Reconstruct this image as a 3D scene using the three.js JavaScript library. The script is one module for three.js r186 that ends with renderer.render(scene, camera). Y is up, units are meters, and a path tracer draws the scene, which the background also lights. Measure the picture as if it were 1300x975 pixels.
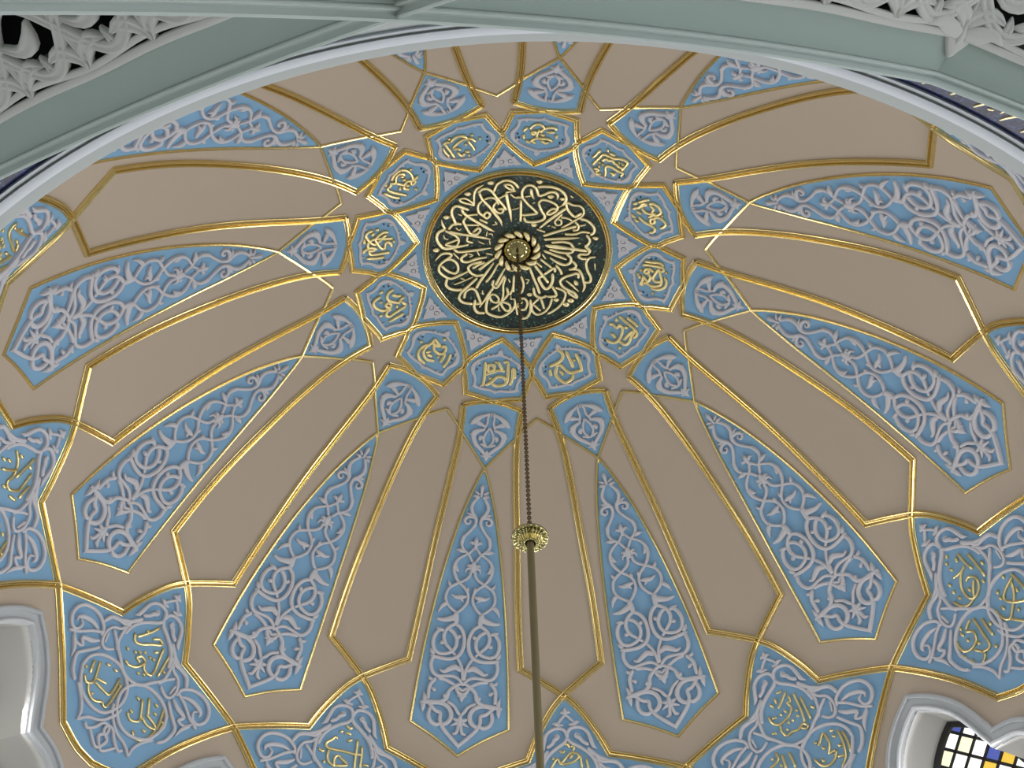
import * as THREE from 'three';
import { mergeGeometries, toCreasedNormals } from 'three/addons/utils/BufferGeometryUtils.js';
import { RectAreaLightUniformsLib } from 'three/addons/lights/RectAreaLightUniformsLib.js';
RectAreaLightUniformsLib.init();

// ------------------------------------------------------------------ camera, light, exposure
const scene = new THREE.Scene();
const D2R = Math.PI / 180;
const camera = new THREE.PerspectiveCamera(28.7178, 1300 / 975, 0.1, 200);
{ // an observer beyond the ring of arches, looking steeply up into the dome
  const yaw = -0.0131286, el = 0.9605488, roll = -0.0333708;
  const F = new THREE.Vector3(Math.sin(yaw) * Math.cos(el), Math.sin(el), -Math.cos(yaw) * Math.cos(el));
  const R0 = new THREE.Vector3(Math.cos(yaw), 0, Math.sin(yaw));
  const U0 = new THREE.Vector3().crossVectors(R0, F);
  const c = Math.cos(roll), s = Math.sin(roll);
  const R = R0.clone().multiplyScalar(c).addScaledVector(U0, s);
  const U = U0.clone().multiplyScalar(c).addScaledVector(R0, -s);
  camera.position.set(0, 0, 14.94707);
  camera.quaternion.setFromRotationMatrix(new THREE.Matrix4().makeBasis(R, U, F.clone().negate()));
}
scene.background = new THREE.Color(0.75, 0.83, 0.95);
const renderer = new THREE.WebGLRenderer({ antialias: true });
renderer.toneMapping = THREE.LinearToneMapping;
renderer.toneMappingExposure = 1.0;
renderer.shadowMap.enabled = true;
const HALL_LIGHT = 3.0, DOME_WINDOW_LIGHT = 7.4;      // daylight through the hall windows and the dome windows
// the sky is brighter on one side of the building: daylight by compass bearing of the window
const SKY_SIDE = 35, daylight = bearing => 1 + .78 * Math.cos((bearing - SKY_SIDE) * Math.PI / 180);
const HALL_WINDOW_COLOR = new THREE.Color(0.95, 0.98, 1.0);

// ------------------------------------------------------------------ traced ornament
// strokes as angle from the axis of the piece, angle from the crown of the dome, breadth in metres
const PETAL=[[0,30.2,0.013,0,30.54,0.083,0,31.04,0.075,0,31.73,0.05],
[0.57,31.47,0.05,1.2,31.27,0.06,1.78,31.15,0.013],
[0.52,31.82,0.05,1.23,31.75,0.08,1.88,31.77,0.025],
[0.49,31.79,0.05,1.15,32.18,0.066,1.76,32.76,0.075,1.88,33.26,0.083,1.43,33.87,0.083,0.72,34.36,0.083,0.5,34.79,0.075,0.73,35.34,0.067,1.64,36.09,0.066,2.57,36.79,0.066,2.86,37.64,0.066],
[0.81,34.37,0.075,1.73,34.28,0.075,2.66,34.47,0.075,2.96,34.89,0.066,2.38,35.19,0.058,1.85,35.07,0.05,1.73,34.83,0.04,2.11,34.74,0.027],
[1.28,34.25,0.05,2.13,33.98,0.066,2.83,33.93,0.013],
[0,36.62,0.013,0,37.13,0.1,0,37.56,0.083,0,38.11,0.067],
[0.32,37.52,0.067,0.9,37.35,0.067,1.31,37.48,0.017],
[2.68,36.68,0.066,2.94,37.5,0.066,2.42,38.26,0.066,1.23,38.83,0.06,0.38,39.6,0.058],
[0.29,38,0.05,1.01,38.61,0.058,1.99,38.98,0.058,3.07,39.51,0.066,3.6,40.18,0.075,3.59,40.92,0.076,3.08,41.67,0.073,2.22,42.34,0.066,1.19,42.86,0.066,0.54,43.47,0.067,0.41,44.09,0.066,0.63,44.68,0.066,1.35,45.37,0.066,2.19,45.86,0.066],
[2.08,38.61,0.05,2.87,38.44,0.1,3.87,38.43,0.01],
[3.38,40.16,0.05,3.11,40.77,0.083,2.63,40.96,0.017],
[0.4,40.48,0.067,1.16,40.53,0.058,1.41,40.97,0.027],
[0.62,40.2,0.083,1.06,40.13,0.067,1.23,40.3,0.025],
[0.4,40.77,0.067,0.51,41.31,0.067,1.09,41.79,0.067,2.04,42.19,0.066,3.08,42.57,0.066,3.93,42.99,0.066,4.36,43.65,0.066,4.36,44.36,0.066,3.87,44.97,0.066,2.99,45.49,0.066,2.28,45.78,0.066],
[3.75,42.87,0.05,4.03,42.56,0.073,4.36,42.17,0.012],
[0.69,43.32,0.067,0.7,42.9,0.083,0.64,42.67,0.033],
[0.74,43.83,0.05,1.64,43.94,0.108,2.59,44,0.083,3.38,43.78,0.037],
[1.64,44.15,0.083,1.14,44.49,0.017],
[3.86,44.88,0.05,4.42,45.04,0.1,4.95,45.46,0.075,5.27,46.08,0.017],
[2.19,45.88,0.1,2.3,46.37,0.149,3.45,46.71,0.124,4.36,46.86,0.091,5.29,46.8,0.058],
[0,39.7,0.083,0,40.18,0.15,0,40.77,0.1],
[2.27,45.85,0.1,2.13,46.45,0.133,2.01,47.12,0.1],
[2.01,47.12,0.083,2.87,47.48,0.083,3.6,48.1,0.083,3.74,48.82,0.083,3.33,49.54,0.079,2.56,50.08,0.076,1.62,50.73,0.066],
[2.01,47.16,0.083,1.09,47.58,0.086,0.48,48.44,0.09,0.35,49.41,0.09,0.7,50.39,0.086,1.44,51.03,0.083,2.56,51.3,0.083,3.89,51.29,0.083,5.24,51.2,0.083],
[4.6,48.08,0.083,5.22,48.72,0.086,5.37,49.62,0.086,4.96,50.43,0.083,4.15,50.8,0.083,3.16,50.73,0.083,2.21,50.39,0.083,1.63,49.73,0.083,1.62,48.9,0.083,2.22,48.21,0.083,3.07,47.84,0.083],
[3.9,48.08,0.066,4.62,48.01,0.091,5.19,47.88,0.033],
[1.72,48.9,0.066,1.13,48.51,0.091],
[3.39,49.43,0.066,4.08,49.54,0.091],
[5.03,50.93,0.083,5.4,50.58,0.083,5.67,50.3,0.017],
[5.04,51.39,0.083,5.18,52.17,0.083,4.77,52.97,0.086,3.98,53.39,0.082,2.75,53.29,0.074,1.6,53.23,0.074,0.72,53.49,0.074,0.01,54.1,0.074],
[3.66,53.62,0.074,2.52,53.75,0.074,1.22,54.21,0.074],
[1.24,51.04,0.066,0.58,51.84,0.074,0.17,52.78,0.083,0.08,53.5,0.083],
[0.57,52.47,0.083,1.42,52.15,0.132,2.35,52.47,0.116,3.08,52.81,0.083,3.69,52.66,0.05],
[4.24,53.76,0.082,4.9,54.57,0.082,4.96,55.44,0.082,4.94,56.08,0.082],
[4.56,53.94,0.066,5.04,53.78,0.073,5.22,53.51,0.013],
[4.73,54.79,0.049,4.14,55.02,0.091],
[5.35,56.37,0.099,5.46,55.9,0.082,5.69,55.38,0.013],
[5.47,56.73,0.107,5.45,57.23,0.082,5.43,57.68,0.013],
[5.8,56.62,0.082,4.41,56.45,0.099,3.05,56.28,0.091,2.27,55.79,0.099,1.96,54.94,0.082,0.98,54.26,0.083,0.16,53.95,0.066],
[2.27,55.79,0.066,2.53,55.58,0.099,2.37,55.2,0.016],
[4.68,56.68,0.09,3.49,56.42,0.092,2.4,56.53,0.099,1.57,57.08,0.102,1.33,57.87,0.102,1.71,58.5,0.099,2.38,58.85,0.089],
[4.52,56.75,0.082,3.66,57.35,0.082,2.9,57.56,0.082,2.86,58.37,0.082,2.34,59.18,0.082,1.36,60.02,0.082,0.04,61.05,0.082],
[4.43,57.1,0.082,4.56,57.98,0.085,4.1,58.67,0.085,3.29,58.92,0.082,2.89,58.76,0.075],
[1.99,56.2,0.074,1.01,56.64,0.076,0.5,57.2,0.076,0.13,57.56,0.066],
[0.32,58.24,0.099,0.98,58.05,0.058],
[0.29,58.48,0.099,1.25,58.84,0.026],
[0.16,58.79,0.074,0.38,59.58,0.074,0.92,59.77,0.049],
[0.96,54.47,0.074,0.54,55.04,0.082,-0.01,55.26,0.082],
[0.07,55.37,0.082,0.66,55.36,0.033],
[1.28,54.38,0.066,0.47,54.55,0.066,0.01,54.82,0.066],
[0,57.41,0.041,0,58.12,0.115,0,58.84,0.099],
[0,55.22,0.099,0,55.54,0.124,0,56.08,0.016],
[0,61.16,0.049,0,61.4,0.016]];
const KITE=[[0.53,21.41,0.033,1.47,21.64,0.056,2.39,21.78,0.066,3.39,21.98,0.082,4.32,22.29,0.115,5.1,22.62,0.115,5.84,22.91,0.082,6.4,23.15,0.013],
[1.47,23.1,0.049,2.45,22.97,0.066,3.45,22.83,0.091,4.42,22.78,0.082],
[0.76,21.58,0.049,1.1,22.06,0.049,1,22.56,0.049,1.36,23.08,0.049,2.03,23.59,0.053],
[1.64,23.53,0.056,2.74,23.63,0.073,3.68,23.81,0.099,4.44,24.09,0.132,5.07,24.3,0.082,5.7,24.39,0.013],
[4.49,24.14,0.132,4.5,24.55,0.106,4.13,24.98,0.096,3.47,25.39,0.086,2.48,25.76,0.079,1.37,26.17,0.073,0.61,26.48,0.073],
[0.03,23.27,0.049,1.01,23.88,0.05,1.41,24.44,0.053,1.39,24.9,0.05,0.78,25.32,0.05,0.08,25.65,0.043],
[1.37,24.53,0.05,2.07,24.44,0.076,2.49,24.64,0.089,2.22,24.87,0.04],
[2.34,25.41,0.026,1.61,25.36,0.059,0.68,25.6,0.05],
[0.3,26.74,0.083,1.58,26.77,0.02],
[4.27,22.17,0.066,4.64,22.06,0.041],
[3.25,21.92,0.066,3.49,21.79,0.041],
[4.4,23.95,0.066,4.68,23.83,0.041],
[0,26.21,0.066,0,26.74,0.116,0,27.41,0.017],
[0,21.37,0.033,0,21.75,0.04]];
const CARB=[[0.58,13.95,0.073,3.12,14.21,0.055,5.51,14.42,0.052,8.02,14.8,0.059,10.19,15.33,0.073,11.11,16,0.106,10.7,16.64,0.098,9.29,17.18,0.073,8.52,17.78,0.069,8.21,18.33,0.079,6.56,18.49,0.069,4.22,18.53,0.066,1.94,18.52,0.066,0.38,18.71,0.059],
[5.35,14.39,0.049,5.79,14.21,0.055],
[3.14,14.2,0.049,3.66,14.01,0.042],
[8.14,18.34,0.049,9.2,18.46,0.033],
[5.96,18.5,0.049,5.84,18.12,0.039],
[9.18,15.35,0.081,9.33,15.65,0.049],
[0,13.23,0.024,0,13.59,0.13,0,13.93,0.114],
[0,18.62,0.082,0,18.94,0.033]];
const SPAND=[];
const STAR=[[0,56.68,0.025,0,57.06,0.091,0,57.55,0.066],
[0.19,57.3,0.066,0.45,57.23,0.066,0.73,57.35,0.016],
[0.05,57.56,0.056,0.59,57.93,0.059,1.07,58.42,0.059,1.17,58.93,0.059],
[1.16,58.59,0.099,1.53,58.48,0.082,1.99,58.42,0.013],
[1.04,58.68,0.066,0.49,58.67,0.056],
[-0.02,60.33,0.059,0.15,59.49,0.072,0.66,59.1,0.072,1.47,59.02,0.072,2.3,59.24,0.072,2.91,59.75,0.076,3.21,60.57,0.082,3.45,61.33,0.082,3.95,61.73,0.013],
[2.73,61.09,0.082,2.12,60.75,0.076,1.75,60.29,0.089,1.23,60.04,0.076,1.33,59.75,0.056,1.69,59.89,0.033],
[-0.01,60.2,0.069,0.48,60.7,0.072,1.52,61.23,0.072,2.49,61.86,0.072,3.17,62.55,0.072,3.57,63.31,0.072,3.72,63.88,0.072],
[2.75,61.55,0.066,3.26,62.04,0.082,4,62.64,0.075,4.99,63.12,0.075,5.78,63.49,0.056],
[2.62,61.77,0.064,3.68,62.42,0.086,4.37,63.21,0.073,5.42,63.31,0.086,6.48,63.67,0.085,6.98,64.41,0.079,7.11,64.72,0.047],
[4.21,63.49,0.064,4.58,63.93,0.063,5.58,64.38,0.063,6.04,65.21,0.063,6.01,66.06,0.063,5.51,66.64,0.063,4.79,66.61,0.063,4,66.11,0.057],
[5.17,64.54,0.057,4.18,65.21,0.057,3.6,65.93,0.047],
[5.71,65.18,0.054,5.48,66.18,0.047],
[3.59,62.85,0.064,3.99,63.27,0.064,4.06,64.31,0.063,3.84,65.43,0.067,2.63,66.37,0.07,1.85,67.03,0.07,0.92,67.5,0.07,-0.32,67.61,0.063],
[6.4,65.87,0.063,6.68,65.14,0.069,7.82,64.56,0.073,9.19,64.48,0.075,10.53,64.92,0.075,11.24,65.79,0.075,11.21,66.78,0.072,10.41,67.48,0.069,9.6,67.31,0.066,9.3,66.57,0.053,9.85,66.2,0.031],
[7.12,65.72,0.047,8.34,65.56,0.085,9.61,65.83,0.088,10.25,66.28,0.069,10.19,66.67,0.031],
[6.52,65.66,0.063,7.76,66.27,0.063,9.15,67.33,0.063,10.36,67.95,0.062],
[6.2,66.49,0.047,7.13,67.08,0.094,8.38,67.57,0.078,7.85,68.17,0.063,8.82,68.4,0.062,9.66,67.81,0.047],
[5.75,67.02,0.063,6.45,67.74,0.066,7.25,68.48,0.069,7.91,69.19,0.069,7.73,70.06,0.069,7.24,70.91,0.068,6.54,71.42,0.068],
[9.49,68.1,0.062,8.66,68.93,0.078,8.28,69.87,0.016],
[6.52,69.71,0.059,6.26,68.53,0.066,5.29,67.6,0.066,3.76,67.05,0.066,2.04,67.06,0.067,0.61,67.72,0.067,-0.24,68.76,0.067,-0.35,70.05,0.067,0.26,71.24,0.066,1.23,72.14,0.066,2.59,72.46,0.066,4.07,72.24,0.065,5.29,71.65,0.065,6.05,70.61,0.065,6.5,69.67,0.06],
[5.84,71.49,0.059,4.67,72.43,0.059,3.95,73.47,0.059,3.81,74.42,0.044],
[3.7,74.35,0.059,2.76,73.57,0.062,1.15,72.96,0.06,-0.21,71.63,0.063,-0.56,70.73,0.06],
[2.8,74.26,0.059,2.31,74.55,0.062,1.43,73.92,0.063,0.68,73.01,0.063,-0.12,73.04,0.063,-0.21,73.78,0.063,0.54,74.31,0.063,0.34,74.95,0.062,-0.47,75.62,0.06,-1.91,74.45,0.054],
[0,67.4,0.061,0,67.45,0.076,0,67.35,0.031]];
const CALL=[[[-6.31,15.26,0.049,-5.59,16.26,0.049,-5.18,17.18,0.049,-5.09,18.11,0.049],
[-4.92,15.47,0.049,-2.29,15.35,0.049,-1.93,15.89,0.049,-4.03,16.18,0.049,-4.85,15.56,0.049],
[-5.23,16.71,0.049,-2.34,16.28,0.049,0.37,15.9,0.049,2.98,15.93,0.049],
[-3.73,17.94,0.049,-1.69,17.37,0.049,0.14,16.75,0.049,2.94,16.76,0.049,4.02,17.39,0.049,2.36,17.79,0.049,-0.24,17.87,0.049,-2.17,17.58,0.049],
[4.34,14.88,0.049,4.6,15.9,0.049,4.54,17.01,0.049,3.79,17.67,0.049],
[6.51,15.6,0.049,6.63,16.62,0.049,5.85,17.64,0.049],
[7.51,15.69,0.049,7.57,16.8,0.049],
[-0.11,14.98,0.049,1.94,15.76,0.049],
[2.59,14.82,0.049,3.94,14.7,0.049],
[-2.94,17.06,0.049,-2.6,17.12,0.049],
[-1.61,14.93,0.049,-1.22,14.99,0.049]],
[[-0.5,13.95,0.052,1.05,14.61,0.052,0.19,15.19,0.052,-2.12,15.51,0.052,-5.05,15.67,0.052,-6.44,15.7,0.052],
[2.98,14.66,0.052,3.16,15.75,0.052,3.13,16.67,0.052],
[6.75,15.35,0.052,6.71,16.43,0.052,5.79,17.53,0.052],
[-3.5,15.91,0.052,-1.71,15.93,0.052,-0.43,16.69,0.052,1.05,17.23,0.052,3.43,17.37,0.052,5.06,17.44,0.052],
[-3.63,16.03,0.052,-4.88,16.83,0.052,-4.01,17.66,0.052,-2.15,18.21,0.052,0.91,18,0.052,1.86,17.58,0.052],
[-6.97,16.3,0.052,-7.07,16.93,0.052],
[4.61,15.91,0.052,4.85,16.04,0.052],
[-2.66,16.75,0.052,-1.89,17.2,0.052]],
[[5.14,14.91,0.047,4.94,15.82,0.047,4.86,16.56,0.047,4.68,17.26,0.047,4.05,17.7,0.047,2.67,17.88,0.047,1.57,17.71,0.047],
[6.98,15.71,0.047,6.82,16.45,0.047,6.51,17.23,0.047],
[-1.86,17.14,0.047,0.69,17.09,0.047,2.49,17.1,0.047,3.79,17.24,0.047,2.68,17.43,0.047,1.22,17.34,0.047],
[0.89,17.5,0.047,-0.9,17.75,0.047,-2.78,17.72,0.047,-3.5,17.36,0.047,-3.65,16.99,0.047],
[1.99,15.86,0.047,0.59,16.26,0.047,-1.49,16.55,0.047,-3.96,16.75,0.047,-5.95,16.59,0.047,-7.11,16.16,0.047,-7.51,15.76,0.047],
[-1.14,14.56,0.047,-0.01,14.85,0.047,-0.14,15.35,0.047,0.3,15.56,0.047,1.97,15.49,0.047,1.85,15.82,0.047],
[-3.96,15.59,0.047,-3.64,15.92,0.047,-3.96,16.25,0.047],
[2.51,16.19,0.047,3.21,16.41,0.047],
[-5.85,17.42,0.047,-5.31,17.59,0.047],
[3.16,14.71,0.047,2.35,14.97,0.047]],
[[6.89,15.12,0.046,7.12,15.97,0.046,7.31,16.76,0.046,6.32,17.25,0.046],
[4.94,14.88,0.046,5.35,15.39,0.046,5.47,16.13,0.046,5.59,16.87,0.046,5.21,17.23,0.046,4.23,17.38,0.046,3.56,17.12,0.046],
[4.36,16.74,0.046,2.28,16.49,0.046,-0.01,16.32,0.046,-1.26,16.46,0.046,-1.45,16.89,0.046,-0.45,17.35,0.046,1.75,17.1,0.046,4.18,16.81,0.046],
[-0.45,17.35,0.046,-2.24,17.36,0.046,-3.42,16.97,0.046,-4.09,16.31,0.046,-3.73,15.87,0.046,-3.66,15.56,0.046],
[1.61,15.59,0.046,1.13,15.38,0.046,1.76,15.15,0.046,3.23,15.29,0.046,3.26,15.58,0.046,2.2,15.69,0.046,1.37,15.6,0.046,0.07,15.97,0.046,-1.36,15.99,0.046,-2.83,15.8,0.046,-4.12,15.42,0.046],
[-0.67,15.13,0.046,-1.58,15.42,0.046,-2.45,15.71,0.046],
[-0.91,15.14,0.046,-3.42,15.19,0.046,-4.91,15.06,0.046,-4.89,15.42,0.046],
[1,17.66,0.046,-0.05,17.91,0.046,-2.18,17.95,0.046,-3.93,17.62,0.046,-4.87,17.1,0.046,-5.09,16.46,0.046],
[3.51,17.68,0.046,3.27,17.77,0.046],
[2.06,14.7,0.046,1.92,14.83,0.046],
[-0.29,14.42,0.046,-0.57,14.54,0.046],
[-1.24,14.68,0.046,-2.08,14.84,0.046],
[3.7,15.73,0.046,2.68,16.18,0.046],
[-7.09,16.8,0.046,-7.28,16.91,0.046]],
[[7.03,15.15,0.045,6.99,15.58,0.045],
[7.01,15.76,0.045,7.15,16.46,0.044,6.85,17.03,0.044],
[4.76,14.82,0.045,4.9,15.14,0.045,4.63,15.59,0.045,5.67,16.02,0.045,5.74,16.39,0.045,4.92,16.47,0.045,4.99,16.18,0.045,4.62,15.83,0.045],
[3.6,15.84,0.045,1.98,15.96,0.045,0.67,16.36,0.045,-0.05,16.71,0.045],
[4.96,16.9,0.044,4.85,17.25,0.044,3.33,17.66,0.044,1.44,17.8,0.045,-0.03,17.7,0.045,-0.63,17.24,0.045,-0.13,16.82,0.045,1.34,16.73,0.045],
[4.01,16.9,0.045,2.23,17.06,0.045,1.29,16.78,0.045],
[0.23,16.97,0.045,-0.79,16.4,0.045,-0.63,16.18,0.045],
[-1.88,16.66,0.045,-1.94,16.36,0.045,-2.55,16.2,0.045,-3.75,16.22,0.045,-4.11,16.49,0.045,-3.3,16.72,0.045,-1.99,16.65,0.045],
[-1.88,16.66,0.045,-1.76,17.25,0.045,-3.31,17.7,0.045,-5.08,17.86,0.045,-6.48,17.48,0.045,-6.61,17.13,0.045],
[-0.3,15.1,0.045,-2.27,15.35,0.045,-3.73,15.7,0.045,-5.15,16.18,0.045,-6.89,16.48,0.045,-8.22,16.24,0.045,-8.35,15.78,0.045],
[-1.24,17.71,0.045,-1.51,17.81,0.045],
[2.78,15.15,0.045,1.46,15.44,0.045],
[1.7,14.39,0.045,0.13,14.61,0.045],
[-1.16,14.56,0.045,-2.38,14.76,0.045]],
[[6.28,15.69,0.044,5.93,16.12,0.044,6,17,0.044],
[4,14.84,0.044,4,15.84,0.044,3.89,16.79,0.044,2.08,16.99,0.044,-0.24,17.19,0.044,-2.1,17.7,0.044,-3.87,17.91,0.044,-5.27,17.79,0.044,-5.95,17.16,0.044,-6.36,16.75,0.044],
[2.22,16,0.044,1.85,16.48,0.044,0.41,16.5,0.044,-0.35,16.82,0.044,-1.66,16.72,0.044,-3.07,16.77,0.044,-4.1,16.69,0.044,-5.44,16.85,0.044,-6.43,16.66,0.044],
[-4.05,14.55,0.044,-2.83,15.03,0.044,-1.27,15.39,0.044,-0.97,15.8,0.044,-2.52,16.06,0.044,-5.13,16.18,0.044,-7.61,16.43,0.044,-8.27,15.98,0.044],
[2.56,15.58,0.044,2.2,15.59,0.044],
[0.89,15.63,0.044,0.53,15.64,0.044],
[1.49,15.14,0.044,1.12,15.15,0.044],
[-2.88,17.17,0.044,-3.2,17.19,0.044],
[-4.45,17.3,0.044,-4.76,17.33,0.044],
[2.03,14.46,0.044,1.4,14.7,0.044,0.09,14.64,0.044,0.67,14.3,0.044],
[0.11,14.05,0.044,-1.97,14.38,0.044],
[-4.38,15.39,0.044,-5.96,15.59,0.044],
[-5.9,15.68,0.044,-6.11,15.25,0.044],
[2.28,17.42,0.044,0.42,17.58,0.044],
[4,17.65,0.043,3.5,17.5,0.044]],
[[4.27,17.09,0.043,3.2,17.63,0.043,1.57,17.91,0.043,-0.11,17.7,0.043,-0.83,17.38,0.043],
[0.25,16.74,0.043,-0.88,17.31,0.043,-2.8,17.66,0.043,-4.37,17.71,0.043,-5.28,17.49,0.043],
[1.28,15.83,0.043,1.31,16.26,0.043,0.95,16.99,0.043],
[3.43,15.26,0.043,2.38,15.64,0.043,0.51,15.86,0.043,-1.45,15.89,0.043,-3.4,15.94,0.043,-5.23,15.71,0.043],
[3.55,16.61,0.043,2.31,16.76,0.043,2.01,16.52,0.043,2.87,16.31,0.043,3.73,16.57,0.043],
[2.62,15.28,0.043,1.5,15.11,0.043],
[-0.92,15.5,0.043,-2.71,15.31,0.043,-3.83,15.46,0.043],
[6.56,16.76,0.043,5.56,17.21,0.043],
[6.64,16.12,0.043,6.36,15.63,0.043],
[-2.45,16.9,0.043,-4.73,17.07,0.043],
[-0.33,16.41,0.043,-1.51,16.36,0.043],
[5.27,15.29,0.043,3.78,15.11,0.043],
[-6.41,16.33,0.043,-6.1,16.67,0.043]],
[[4.63,17.27,0.043,2.75,17.59,0.043,0.82,17.59,0.043,-0.77,17.34,0.043,-1.42,16.94,0.043],
[5.15,16.37,0.043,2.89,16.72,0.043,0.58,16.91,0.043,-1.34,16.87,0.043,-2.86,16.68,0.043,-3.98,16.09,0.043],
[7.32,17.47,0.043,6.19,17.53,0.043,5.2,17.29,0.043],
[6.99,17.32,0.043,6.97,16.55,0.043,7.07,15.72,0.044,7.07,15.04,0.044],
[8.65,16.89,0.043,8.89,16.25,0.044,8.69,15.6,0.044],
[5.17,16.12,0.043,3.72,15.96,0.043,3.26,15.72,0.044],
[4.62,15.46,0.044,4.51,15.03,0.044,3.72,14.83,0.044,2.53,14.98,0.044],
[1.45,15.22,0.044,0.25,14.98,0.044],
[4.68,17.82,0.043,4.51,17.71,0.043],
[-3.46,17.17,0.043,-3.71,17.08,0.043],
[-5.89,16.38,0.043,-6.18,16.28,0.043],
[0.17,16.17,0.043,-0.04,16.08,0.043],
[1.09,14.57,0.044,0.87,14.48,0.044],
[-1.42,16.47,0.043,-1.89,15.72,0.043,-2.21,15,0.044]],
[[1.42,18.06,0.044,-0.66,18.27,0.044,-2.99,18.23,0.044,-4.54,17.85,0.044,-4.98,17.16,0.044,-4.32,16.47,0.044,-3.06,16.02,0.044],
[1.78,17.38,0.044,-0.04,17.78,0.044,-1.8,17.92,0.044,-2.98,17.58,0.044,-2.77,17.17,0.044],
[-1.65,17.46,0.044,-2.03,17.2,0.044],
[-0.75,16.98,0.044,-1.42,16.78,0.044],
[2.66,17.93,0.044,1.78,17.38,0.044,1.38,16.85,0.044,0.66,16.46,0.044,-0.96,16.46,0.044,-2.26,16.12,0.044,-3.28,15.93,0.044,-5.19,15.88,0.044],
[2.84,17.89,0.044,3.84,17.76,0.044,4.95,17.87,0.044,5.76,17.59,0.044,5.82,16.93,0.044,5.35,16.1,0.044,4.98,15.38,0.044],
[7.5,17.85,0.044,7.77,17.11,0.044,7.7,16.49,0.044,7.19,15.93,0.044],
[1.53,16.35,0.044,2.43,16.1,0.044,1.7,15.57,0.044],
[0.67,16.18,0.044,0.18,15.94,0.044],
[-2.07,16.08,0.044,-0.82,15.73,0.044,-1.74,15.58,0.044,-3.04,15.66,0.044],
[4.2,18.37,0.044,4.14,18.23,0.044],
[-6.17,17.25,0.044,-6.2,17.12,0.044],
[0.33,14.94,0.044,0.09,14.78,0.044],
[2.82,16.63,0.044,3.59,16.47,0.044]],
[[-5.62,17.41,0.045,-5.13,17.85,0.045,-3.44,18.1,0.045,-1.76,17.79,0.045,-0.23,17.33,0.045,0.48,16.97,0.045,-0.13,16.65,0.045,-1.47,16.29,0.045,-3.1,16.01,0.045,-4.08,15.71,0.045],
[-5.3,15.61,0.045,-5.44,16.02,0.045,-4.44,16.42,0.045,-3.05,16.76,0.045,-1.49,16.86,0.045,0.1,16.58,0.045,2,16.19,0.045,2.77,15.89,0.045,2.36,15.67,0.045,0.22,15.66,0.045,-0.49,15.46,0.045,0.03,15.1,0.045,1.82,14.82,0.045],
[-1.1,17.48,0.045,-1.94,17.11,0.045,-2.16,16.43,0.045,-2.17,15.74,0.045,-2.46,14.95,0.045],
[-0.7,17.69,0.045,0.99,17.7,0.045,2.29,17.56,0.045],
[3.95,18.22,0.045,2.95,18.12,0.045,2.24,17.73,0.045,1.94,17.28,0.045,2.54,16.7,0.045,3.27,17.2,0.045,3.15,17.54,0.045],
[3.58,17.54,0.045,4.96,17.3,0.045,5.1,16.73,0.045,4.88,15.93,0.045,4.84,15.13,0.045],
[6.48,17.7,0.045,6.88,16.96,0.045,6.97,16.39,0.045,6.85,15.76,0.045],
[-6.25,16.99,0.045,-6.3,16.76,0.045],
[-3.47,17.32,0.045,-4.33,17.34,0.045,-4.13,17.18,0.045],
[-1.59,18.23,0.045,-0.14,18.13,0.045],
[-0.7,14.78,0.045,-1.08,14.62,0.045]],
[[-6.03,15.44,0.046,-5.64,15.96,0.046,-4.3,16.34,0.046,-2.34,16.37,0.046,-0.59,16,0.046,0.93,15.42,0.046,-0.15,14.91,0.046,-0.26,14.58,0.046],
[-5.23,17.17,0.046,-4.94,17.7,0.046,-4.03,18.11,0.046,-2.26,18.14,0.046,-0.39,17.88,0.046,0.99,17.43,0.046,1.17,16.88,0.046,2.13,16.56,0.046],
[0.48,16.85,0.046,-0.72,16.94,0.046,-1.31,16.68,0.046,-0.7,16.37,0.046,0.45,16.38,0.046,1.1,16.67,0.046,0.28,16.82,0.046],
[1.99,16.73,0.046,2.19,17.22,0.046,3.5,17.42,0.046,4.54,17.19,0.046,4.45,16.57,0.046,4.3,15.75,0.046,4.32,14.96,0.046],
[6.47,17.45,0.046,6.63,16.66,0.046,6.78,15.66,0.046],
[-3.8,15.65,0.046,-2.34,15.3,0.046,-1.95,14.84,0.046],
[1.63,15,0.046,2.65,14.93,0.046,3.7,14.74,0.046],
[1.95,15.81,0.046,2.67,15.88,0.046],
[-6.88,16.95,0.046,-7.09,16.78,0.046,-6.98,16.63,0.046],
[-2.96,17.36,0.046,-2.97,17.17,0.046],
[2.26,18.09,0.046,2.26,17.85,0.046]],
[[-4.35,16.19,0.047,-5.42,16.65,0.047,-5.45,17.35,0.047,-4.56,17.84,0.047,-2.52,18.15,0.047,-0.26,18.2,0.047],
[-3.07,15.32,0.047,-3.61,15.88,0.047,-4.15,16.53,0.047,-3.74,17.13,0.047,-1.82,17.56,0.047,0.06,17.62,0.047,2.31,17.35,0.047],
[-3.28,15.44,0.047,-3.16,15.11,0.047,-1.02,15.24,0.047,0.57,15.41,0.047,-1.23,15.66,0.047,-2.66,15.55,0.047],
[-1.67,15.89,0.047,0.08,16.23,0.047,2.28,16.29,0.047,3.75,16.05,0.047,4.02,15.51,0.047,3.13,15.15,0.047,1.84,15.28,0.047,1.86,15.49,0.047],
[4.92,16.01,0.047,5.03,16.62,0.047,4.8,17.08,0.047],
[7.14,15.76,0.047,7.5,16.54,0.047,7.09,17.42,0.047],
[-2.28,16.9,0.047,-1.53,16.61,0.047],
[-1.47,17.11,0.047,0.43,16.97,0.047],
[-7.4,16.38,0.047,-7.06,16.23,0.047],
[0.53,14.5,0.047,0.91,14.33,0.047],
[2.8,16.66,0.047,3.19,16.67,0.047]]];
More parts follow.
